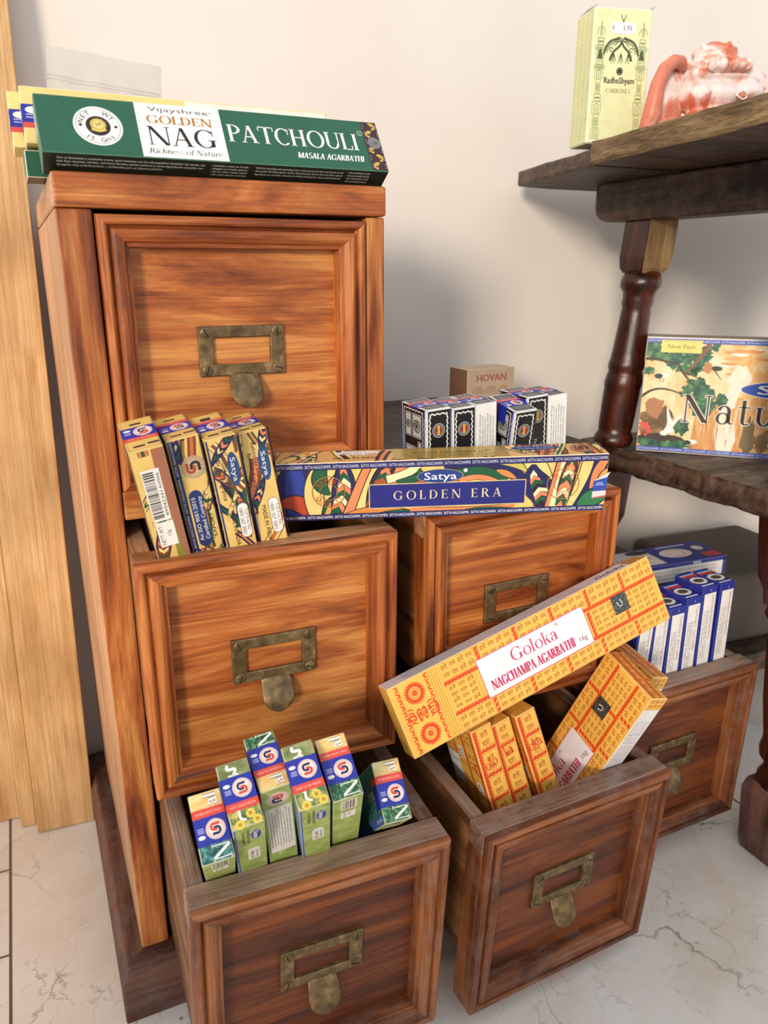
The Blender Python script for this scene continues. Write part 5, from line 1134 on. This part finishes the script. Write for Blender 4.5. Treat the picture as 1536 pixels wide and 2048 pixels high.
# a second green one lying flat behind it
mb, F = carton(0.205, 0.042, 0.016, ['#2a6a4e', MAR, GRN, GRN, DGR, GRN], edge='#e6ddc8')
e = F['-x']; frame(mb, e, .001, .001, .041, .015, .0004, P('#cfd8c8'), 1); rect(mb, e, .012, .0006, .030, .003, P('#c9b48a'), 1)
o = place(mb.build('incense_box'), (0.0915, 0.0655, 0.6502), (0, 0, 0))
tag(o, 'dark green incense box lying flat behind the propped-up PATCHOULI box', 'incense box')
def yellow_box(pos, rot, label):
    X, Y, Z = 0.205, 0.0190, 0.0345
    YL = '#ecd487'; mb, F = carton(X, Y, Z, [YL, YL, YL, YL, YL, YL], edge='#f3e6b4')
    rect(mb, F['-y'], X * .5, .001, X - .001, Z - .001, P('#efe9dc'), 1); rect(mb, F['+z'], X * .45, .001, X - .001, Y - .001, P('#f0ece2'), 1); rect(mb, F['+z'], X * .45, .001, X - .001, .004, P('#d84a3a'), 2)
    e = F['-x']
    text(mb, e, 'RELAX', Y * .5, Z * .70, .0030, P(WHITE), 1, fit=Y * .8); text(mb, e, 'RELAX', Y * .5, Z * .10, .0030, P(WHITE), 1, fit=Y * .8)
    o = place(mb.build('incense_box'), pos, rot)
    s_ = MB(); bl, rd = P('#2530a0'), P('#e05040')
    for fr, w in ((Fr((-X / 2, Y / 2, -Z / 2), (0, -1, 0), (0, 0, 1)), Y), (Fr((-X / 2, -Y / 2, -Z / 2), (1, 0, 0), (0, 0, 1)), .014)):
        rect(s_, fr, 0, Z * .36, w, Z * .68, bl, 3); rect(s_, fr, 0, Z * .27, w, Z * .36, rd, 3)
        disc(s_, fr, w * .5, Z * .58, w * .36, P(WHITE), 4, ry=.0022)
        for k in range(2): rect(s_, fr, w * .15, Z * (.44 + .05 * k), w * .85, Z * (.46 + .05 * k), P('#b9bde0'), 4)
    s_ = s_.build('seal', o); s_['label'] = 'blue and red paper seal round the end'
    return tag(o, label, 'incense box', 'yellow incense boxes behind the green one')
yellow_box((0.0930, 0.0540, 0.6765), (-13, 0, 0.5), 'yellow incense box with a blue and red seal directly behind the PATCHOULI box')
yellow_box((0.0862, 0.0745, 0.6765), (-12, 0, 0.5), 'yellow incense box with a blue and red seal, farthest left on the cabinet top')
# zip bag with a slip of yellow card
mb = MB(); W_, H_ = 0.080, 0.092; N_ = 22
for s_ in (-1, 1):
    rows = []
    for j in range(N_ + 1):
        row = []
        for i in range(N_ + 1):
            u, v = i / N_, j / N_; puff = .008 * math.sin(math.pi * u) ** .6 * math.sin(math.pi * min(1, v * 1.15)) ** .7 if v < .87 else 0
            q = noise.noise(Vector((u * 5, v * 4, 3.1))) * .0022
            row.append(((u - .5) * W_ + (v * .002), s_ * (puff + .00015) + q, v * H_ + (u - .5) * -.003))
        rows.append(row)
    mb.grid(rows, M_BAG)
for zz in (.069, .0715): mb.tube([((k / 12 - .5) * W_, .0022 * noise.noise(Vector((k / 12 * 5, zz / H_ * 4, 3.1))) - .0006, zz - (k / 12 - .5) * .003) for k in range(13)], .0006, M_BAG, 6)
o = place(mb.build('plastic_bag', smooth=True), (0.0455, 0.118, 0.6470), (-12, 4, -5)); tag(o, 'clear zip-lock plastic bag standing behind the boxes on the cabinet top', 'bag')
mb, F = carton(0.050, 0.003, 0.074, ['#e6dc92'] * 6, edge='#efe8b4')
for (a_, b_, c_, d_) in (((.012, .06), (.02, .066), (.03, .068), (.045, .066)), ((.028, .067), (.034, .07), (.038, .074), (.042, .076)), ((.03, .067), (.036, .066), (.044, .06), (.048, .072)), ((.02, .066), (.024, .062), (.03, .060), (.04, .058))):
    strip(mb, F['-y'], bez(a_, b_, c_, d_, 8), .00035, P('#6a6248'), 1)
o2 = place(mb.build('paper_card'), (0.0420, 0.106, 0.6660), (-12, 3, -5)); tag(o2, 'pale yellow card with thin dark branches, just showing behind the green box', 'card')

# ---------------------------------------------------------------- small brown box on the middle step
mb, F = carton(0.060, 0.034, 0.0515, ['#7d5c48', '#a89078', '#b39c82', '#a89078', '#a89078', '#b9a48c'], edge='#c0ac94')
f = F['-y']; text(mb, f, 'HOVAN', .030, .0385, .0072, P('#9a4a34'), 1, fit=.038, bold=.03)
for x in (.014, .030, .046):
    for r_ in (.0075, .0055, .003): arc(mb, f, x, .0255, r_ - .0007, r_, 0, 180, P('#9a6a50'), 1, 16)
o = place(mb.build('carton'), (0.4150, 0.1720, 0.4620), (0, 0, 3)); tag(o, 'small brown card box lettered HOVAN standing on the middle step of the cabinet', 'box')

# ---------------------------------------------------------------- on the table
mb, F = carton(0.058, 0.040, 0.115, ['#dcdfa8', '#dcdfa8', '#e4e6b2', '#dcdfa8', '#dcdfa8', '#cfd39a'], edge='#ecedcc', ch=.0012)
X_, Z_ = 0.058, 0.115; f = F['-y']; ln = P('#4f5a36'); l2 = P('#7f8a58')
for x in (X_ * .14, X_ * .86):
    y = .004
    for k, (w, h_) in enumerate(((.0040, .009), (.0028, .012), (.0045, .010), (.0036, .006), (.0024, .012), (.0042, .008), (.0050, .0025), (.0036, .012), (.0050, .003), (.0030, .006))):
        frame(mb, f, x - w, y, x + w, y + h_, .00045, l2 if k < 6 else ln, 1)
        if h_ > .007:
            for q in (-.45, 0, .45): strip(mb, f, [(x + w * q, y + h_ * .12), (x + w * q, y + h_ * .62)], .0003, l2, 1)
            arc(mb, f, x, y + h_ * .62, w * .42, w * .42 + .0006, 0, 180, ln if k > 4 else l2, 1, 10)
        else: rect(mb, f, x - w * .7, y + h_ * .35, x + w * .7, y + h_ * .6, l2, 1)
        y += h_ + .0006
    arc(mb, f, x, y + .004, .0036, .0040, -20, 200, ln, 1, 14, sy=1.1); strip(mb, f, [(x, y + .008), (x, y + .013)], .0003, ln, 1)
    pp(mb, f, [(x - .0028, y - .018), (x + .0028, y - .018), (x + .0018, y - .012), (x, y - .009), (x - .0018, y - .012)], ln, 2)
    for q in (-1, 0, 1): strip(mb, f, [(x + q * .0012, y + .001), (x + q * .0008, y + .0075)], .0002, ln, 1)
for k in range(15):   # scalloped arch and hanging drops over the gate
    a_ = R(12 + k * 11.1); arc(mb, f, X_ / 2 + .0150 * math.cos(a_), Z_ * .665 + .0125 * math.sin(a_), .0008, .0014, 0, 360, ln, 1, 8)
for q in (-1, 0, 1):
    for w_ in range(4): strip(mb, f, bez((X_ / 2 + q * .0075 - .0022 + w_ * .0015, Z_ * .60 + .002 * (w_ % 2)), (X_ / 2 + q * .0075 - .002 + w_ * .0015, Z_ * .63), (X_ / 2 + q * .0075 + (w_ - 1.5) * .0004, Z_ * .66), (X_ / 2 + q * .0072, Z_ * .675), 6), .0003, ln, 1)
cxm = X_ / 2
for k, (r_, yy) in enumerate(((.0095, Z_ * .70), (.0080, Z_ * .70), (.0065, Z_ * .71))): arc(mb, f, cxm, yy, r_ - .0005, r_, 20, 160, ln, 1, 18)
for sg in (1, -1):
    strip(mb, f, bez((cxm + sg * .002, Z_ * .79), (cxm + sg * .008, Z_ * .76), (cxm + sg * .014, Z_ * .79), (cxm + sg * .0175, Z_ * .66)), .0009, ln, 1); strip(mb, f, bez((cxm, Z_ * .76), (cxm + sg * .003, Z_ * .69), (cxm + sg * .008, Z_ * .72), (cxm + sg * .011, Z_ * .62)), .0010, ln, 1); arc(mb, f, cxm + sg * .010, Z_ * .70, .0012, .0020, 0, 300, ln, 1, 12)
    strip(mb, f, [(cxm, Z_ * .90), (cxm + sg * .0025, Z_ * .95)], .0004, ln, 1)
for k in range(6): arc(mb, f, cxm + .0018 * math.cos(R(k * 60)), Z_ * .545 + .0018 * math.sin(R(k * 60)), .0007, .0017, 0, 360, P('#2e3520'), 2, 8)
text(mb, f, 'RadheShyam', cxm, Z_ * .455, .0052, P('#3a3a2c'), 2, fit=.031, bold=.03); text(mb, f, 'CARBONES', cxm, Z_ * .385, .0036, P('#6a6a44'), 2, font='serif', fit=.025)
g = F['-x']
for r_ in range(26):
    for c_ in range(4): arc(mb, g, .005 + c_ * .010, .006 + r_ * .0042, .0011, .0015, r_ * 40, r_ * 40 + 260, P('#b4c07a'), 1, 8)
o = place(mb.build('charcoal_box'), (0.5240, 0.1340, 0.7602), (0, 0, -15)); tag(o, 'pale green charcoal box lettered CARBONES standing on the old table top', 'box')
for x0, sx in ((-.029, 1), (.0275, 1)):   # open end flap corners
    m_ = MB(); m_.poly([(x0, -.0198, .0575), (x0 + .004, -.0198, .0605), (x0 + .0015, .0, .060), (x0, .018, .0575)], P('#5a5a34')); m_.build('flap', o)
m_ = MB(); ff = Fr((-.029, -.020, -.0575), (1, 0, 0), (0, 0, 1)); pts = [(.0205, .0955), (.0385, .0955)] ; cy_, r_ = .0985, .0048
poly_ = [(.0215 + r_ * math.cos(R(a_)), cy_ + r_ * math.sin(R(a_))) for a_ in range(90, 271, 15)] + [(.0385 + r_ * .7 * math.cos(R(a_)) , cy_ + r_ * math.sin(R(a_))) for a_ in range(-90, 91, 15)]
pp(m_, ff, poly_, P('#f1eff2'), 4); text(m_, ff, '€', .0195, .0968, .0034, P('#5a5a78'), 5); text(m_, ff, '5,95', .0335, .0968, .0038, P('#5a5a78'), 5)
s_ = m_.build('price_sticker', o); s_['label'] = 'white price sticker reading 5,95 euros'

# terracotta elephant head figurine
ele = empty('elephant_figurine', (0.600, 0.075, 0.7025)); tag(ele, 'whitewashed terracotta elephant head with a beaded crown on the old table top', 'figurine')
def remesh(mb, name, parent, vox=0.0014, mat=None, smooth=6):
    o = mb.build(name, parent); me0 = o.data
    md = o.modifiers.new('remesh', 'REMESH'); md.mode = 'VOXEL'; md.voxel_size = vox
    ms = o.modifiers.new('smooth', 'SMOOTH'); ms.iterations = smooth; ms.factor = .5
    dg = bpy.context.evaluated_depsgraph_get(); me = bpy.data.meshes.new_from_object(o.evaluated_get(dg)); o.modifiers.clear(); o.data = me
    me.polygons.foreach_set('use_smooth', [True] * len(me.polygons))
    if not me.materials: me.materials.append(mat)
    return o
def ec(px, py, y=0.0): return (-.9089 + .0006276 * px + .0000709 * py, y, .0447 + .000053 * px - .000415 * py)   # figurine's own plan, metres from its base
KX_, KZ_ = .000628, .000415
T = M_TERRA
def eb(mb, px, py, rx, rz, ry, y=0.0, mat=T, n=16, m_=10): mb.ball(ec(px, py, y), (rx * KX_, ry, rz * KZ_), mat, n, m_)
mb = MB()
eb(mb, 1384, 192, 26, 34, .020); eb(mb, 1425, 192, 46, 34, .026); eb(mb, 1465, 190, 42, 32, .027, -.003); eb(mb, 1520, 215, 50, 36, .020); eb(mb, 1450, 158, 62, 14, .024)
eb(mb, 1405, 236, 44, 15, .020, -.010); eb(mb, 1430, 258, 90, 26, .022); eb(mb, 1368, 258, 30, 26, .016); eb(mb, 1392, 150, 26, 20, .016)
mb.tube([ec(1455, 142, .004), ec(1500, 166), ec(1545, 192), ec(1600, 222), ec(1650, 260)], [.016, .015, .014, .012, .010], T, 14)
remesh(mb, 'head', ele, mat=T)
mb = MB(); eb(mb, 1340, 210, 32, 56, .006, .004); eb(mb, 1352, 160, 22, 34, .007, .004); eb(mb, 1345, 250, 34, 22, .008, .004)
remesh(mb, 'ear', ele, mat=T)
mb = MB(); mb.tube([ec(1284, 264), ec(1287, 252, -.006), ec(1293, 232, -.008), ec(1299, 200, -.009), ec(1306, 170, -.009), ec(1319, 141, -.009), ec(1338, 126, -.008), ec(1354, 127, -.006), ec(1362, 136, -.003)], [.004, .0074, .0086, .0076, .0068, .0062, .0060, .0062, .005], M_TERRA_RED, 14)
remesh(mb, 'ear_rim', ele, mat=M_TERRA_RED)
mb = MB(); eb(mb, 1432, 143, 50, 17, .026, -.001); eb(mb, 1431, 124, 40, 16, .022, -.001); eb(mb, 1431, 108, 34, 22, .020); eb(mb, 1429, 91, 15, 9, .009); eb(mb, 1380, 134, 16, 12, .012)
c0 = ec(1432, 140)
for k in range(9):
    a_ = R(200 + k * 20); mb.ball((c0[0] + .030 * math.cos(a_), -.001 + .026 * math.sin(a_), c0[2] - .001 + .0006 * k), (.0050, .0042, .0054), T, 10, 8)
for k in range(16): a_ = R(k * 24); q = ec(1431, 104 + 7 * math.sin(k * 2.1)); mb.ball((q[0] + .019 * math.cos(a_), .018 * math.sin(a_), q[2]), .0030, T, 8, 6)
remesh(mb, 'crown', ele, vox=.0011, mat=T, smooth=3)
mb = MB(); ez = ec(1441, 199, -.0262); mb.ball(ez, (.0026, .0020, .0026), M_TERRA_RED, 14, 10)
for sg in (1, -1): mb.tube([(ez[0] - .0070, ez[1] + .001, ez[2])] + [(ez[0] - .0070 + .014 * k / 8, ez[1] - .0006, ez[2] + sg * .0034 * math.sin(math.pi * k / 8)) for k in range(1, 8)] + [(ez[0] + .0070, ez[1] + .002, ez[2])], .0008, P('#efe2dc'), 6)
mb.build('eye', ele, smooth=True)

# wide printed pack standing on the shelf plank
QX, QY, QZ = 0.225, 0.046, 0.128
M_SCENE = mottled('painted_sky_print', [(0.28, hexc('#e79a4e')), (0.42, hexc('#f0c07a')), (0.55, hexc('#f4e2b0')), (0.72, hexc('#fbf3dc'))], 26, detail=6, stretch=(1, 1, .7), distort=1.2)
M_CLIFF = mottled('painted_cliff_print', [(0.3, hexc('#c9773a')), (0.5, hexc('#dca060')), (0.7, hexc('#f0d49a'))], 45, detail=5, stretch=(2.5, 1, .4))
M_BUSH = mottled('painted_leaves_print', [(0.34, hexc('#0f3b34')), (0.5, hexc('#2b6b52')), (0.66, hexc('#6f9a5e'))], 130, detail=5)
M_EARTH = mottled('painted_earth_print', [(0.3, hexc('#4a3a26')), (0.5, hexc('#8a6a44')), (0.7, hexc('#c49a68'))], 60)
mb, F = carton(QX, QY, QZ, ['#2a3a30', '#3a4a34', '#f0dca4', '#b9b48a', '#1d2c60', '#b9b29a'], edge='#e6dfd0')
f = F['-y']; rnd = random.Random(4); cl = (.0006, .005, QX - .0006, QZ - .0055)
rect(mb, f, *cl, M_SCENE, 1)
def blob(cx, cy, rx, ry, mat, l, n=18, rough=.3):
    pp(mb, f, [(cx + rx * (1 + rnd.uniform(-rough, rough)) * math.cos(2 * math.pi * k / n), cy + ry * (1 + rnd.uniform(-rough, rough)) * math.sin(2 * math.pi * k / n)) for k in range(n)], mat, l, cl)
sx, sy = .1425 / 1300, QZ / 1400     # photo crop pixels to face metres
fx = lambda px, py: ((px - 215 + (py - 155) * .115) * sx, (1555 - py + (px - 200) * .07) * sy)
pp(mb, f, [fx(820, 880), fx(1180, 900), fx(1560, 820), fx(1560, 1560), fx(560, 1560), fx(640, 1100)], M_CLIFF, 2, cl)
for (px, py, w, h) in ((900, 1200, .010, .045), (940, 1400, .012, .03), (1050, 700, .02, .02), (1000, 800, .012, .025)): blob(*fx(px, py), w * .55, h * .8, P('#f6eedb'), 3 + rnd.random() * .5, rough=.25)
blob(*fx(1120, 1400), .006, .022, P('#7a6a48'), 4)
for (px, py, w, h) in ((280, 290, .014, .012), (430, 370, .020, .010), (560, 450, .020, .012), (640, 530, .014, .009), (700, 400, .012, .009), (580, 350, .016, .010), (640, 800, .012, .014), (700, 900, .013, .018), (760, 980, .009, .012), (560, 810, .009, .006), (1460, 1080, .016, .022), (1500, 1480, .022, .020), (1420, 1180, .012, .016), (860, 950, .006, .008), (210, 560, .006, .005), (480, 1230, .009, .010), (230, 1470, .018, .006), (420, 1480, .02, .005), (860, 310, .004, .004)):
    for q in range(3): blob(*fx(px + rnd.uniform(-40, 40), py + rnd.uniform(-30, 30)), w * .8, h * .8, M_BUSH, 5 + rnd.random(), 22, .4)
blob(*fx(250, 1180), .018, .018, M_EARTH, 4.2); blob(*fx(250, 1400), .026, .009, P('#3e3426'), 5.5); blob(*fx(260, 1010), .010, .012, P('#b9805a'), 4.6); blob(*fx(1260, 1430), .010, .012, M_EARTH, 5.2)
def br(pts, w, c='#4a3420', l=7): strip(mb, f, bez(*[fx(*p) for p in pts], 12), lambda t: w * (1 - .6 * t), P(c), l, cl)
br(((110, 900), (230, 760), (330, 740), (520, 850)), .0016); br(((130, 430), (260, 380), (420, 480), (500, 500)), .0018); br(((500, 520), (560, 640), (600, 700), (640, 760)), .0014); br(((560, 600), (640, 620), (660, 670), (740, 680)), .0009); br(((790, 260), (740, 380), (660, 470), (560, 600)), .0026, '#8a5a48'); br(((820, 560), (850, 600), (860, 650), (890, 680)), .0007)
blob(*fx(770, 540), .0045, .0060, P('#c98a58'), 8, 12, .1); blob(*fx(850, 550), .0055, .0028, P('#3a3a34'), 8.2, 12, .1)
def bird(px, py, s_, kind):
    c = fx(px, py); wh = P('#f7f4ee')
    if kind == 0:
        blob(c[0], c[1], .0060 * s_, .0026 * s_, wh, 9, 12, .08); blob(c[0] - .0045 * s_, c[1] - .001, .004 * s_, .0026 * s_, P('#1f3f3a'), 9.3, 10, .1)
        for q in (-.002, .001): strip(mb, f, [(c[0] + q, c[1] - .002), (c[0] + q - .001, c[1] - .008)], .0003, P('#6a5a40'), 9)
    else:
        strip(mb, f, bez((c[0], c[1]), (c[0] + .001, c[1] + .008), (c[0] - .003, c[1] + .012), (c[0] - .004, c[1] + .022), 8), lambda t: .0034 * (1 - t * .8), wh, 9); strip(mb, f, bez((c[0] + .001, c[1]), (c[0] + .004, c[1] + .006), (c[0] + .008, c[1] + .010), (c[0] + .014, c[1] + .015), 8), lambda t: .0030 * (1 - t * .8), wh, 9.2)
        blob(c[0], c[1] - .003, .0055, .0040, wh, 9.4, 14, .1); blob(c[0] - .005, c[1] - .007, .0042, .0030, wh, 9.6, 12, .1)
for k in range(70):   # brush flecks over the foliage, falls and sky
    q = rnd.random()
    if q < .4: px, py, c = rnd.choice(((300, 300), (450, 380), (580, 460), (660, 820), (720, 920), (600, 380), (1470, 1090), (1500, 1480))) + (rnd.choice(('#5f9a6a', '#8fb074', '#123a36', '#d9d8a0')),); blob(*fx(px + rnd.uniform(-70, 70), py + rnd.uniform(-60, 60)), rnd.uniform(.0008, .0024), rnd.uniform(.0006, .0016), P(c), 6.4 + rnd.random() * .5, 8, .4)
    elif q < .7: px, py = rnd.choice(((900, 1250), (950, 1420), (1100, 1000), (1250, 1150), (760, 1200))); p = fx(px + rnd.uniform(-90, 90), py + rnd.uniform(-60, 60)); strip(mb, f, [p, (p[0] + rnd.uniform(-.001, .001), p[1] - rnd.uniform(.006, .016))], lambda t: rnd.uniform(.0003, .0009) * (1 - .7 * t), P(rnd.choice(('#fbf4e0', '#e9b877', '#b9763c', '#f3d9a4'))), 4.4 + rnd.random() * .4, cl)
    else: p = fx(rnd.uniform(850, 1560), rnd.uniform(290, 640)); strip(mb, f, bez(p, (p[0] + .006, p[1] + .002), (p[0] + .012, p[1] - .002), (p[0] + .02, p[1] + .001), 7), lambda t: .0016 * math.sin(math.pi * (t * .9 + .05)), P(rnd.choice(('#fbeac2', '#f0b070', '#ea9a5a', '#fdf6e4'))), 2.4 + rnd.random() * .4, cl)
bird(350, 620, 1.1, 0); bird(390, 1250, 1, 1); bird(600, 1430, 1, 0)
for k in range(26): blob(*fx(150 + rnd.uniform(-60, 60), 1270 + rnd.uniform(-70, 70)), .0016, .0016, P('#e2574c'), 9 + rnd.random(), 7, .3)
band_text(mb, f, 'SATYA NAGCHAMPA', .0006, QX - .0006, QZ - .0062, QZ - .0016, '#3a57b4', '#e6e9f6', 10, 9); band_text(mb, f, 'SATYA NAGCHAMPA', .0006, QX - .0006, .0012, .0060, '#3a57b4', '#e6e9f6', 10, 9); rect(mb, f, .0006, QZ - .0016, QX - .0006, QZ - .0005, P('#e8e4ea'), 10)
c0, c1 = fx(335, 345), fx(725, 245); rect(mb, f, c0[0], c0[1], c1[0], c1[1] + .002, P('#f0e07e'), 11); text(mb, f, 'New Pack', (c0[0] + c1[0]) / 2, (c0[1] + c1[1]) / 2 - .0012, .0042, P('#6a6a34'), 12, fit=(c1[0] - c0[0]) * .7)
c0 = fx(1560, 830); disc(mb, f, c0[0], c0[1], .0555, P('#f2eee6'), 11, ry=.0105); disc(mb, f, c0[0], c0[1], .0545, P('#2a50ac'), 11.5, ry=.0095)
text(mb, f, 'Satya', c0[0], c0[1] - .0045, .0095, P(WHITE), 12, fit=.078, bold=.06)
c0 = fx(500, 1180)
for dx, dy in ((.0009, 0), (-.0009, 0), (0, .0009), (0, -.0009), (.0007, .0007), (-.0007, -.0007)): text(mb, f, 'Natural', c0[0] + dx, c0[1] + dy, .0300, P('#f5efe2'), 12 + dx * 200 + dy * 90, 'l', font='serif', fit=.150, track=.08)
text(mb, f, 'Natural', c0[0], c0[1], .0300, P('#3a2a1a'), 13, 'l', font='serif', fit=.150, track=.08)
text(mb, f, 'incense', c0[0] + .09, c0[1] - .022, .0090, P(WHITE), 13, 'l', fit=.05, shear=.2)
o = place(mb.build('incense_pack'), (0.6970, 0.0680, 0.4515), (-0.5, 0.3, -43.2)); tag(o, 'wide printed incense pack with a waterfall picture on the low shelf of the table', 'incense pack')

# grey storage box in the shade behind the blue cartons
mb = MB(); mb.box(-.10, .10, -.085, .085, 0, .102, P('#574d44', rough=.7))
o = mb.build('storage_box', bevel=.012, seg=4); place(o, (0.845, 0.190, 0.1085), (0, 0, -4)); tag(o, 'plain grey-brown box in the shade behind the blue and white cartons', 'box')
mb = MB(); mb.box(0.69 - TO.x, 1.15 - TO.x, 0.08 - TO.y, 0.28 - TO.y, 0.080, 0.107, W_OLD['x']); mb.build('low_shelf_plank', tab, bevel=.002)
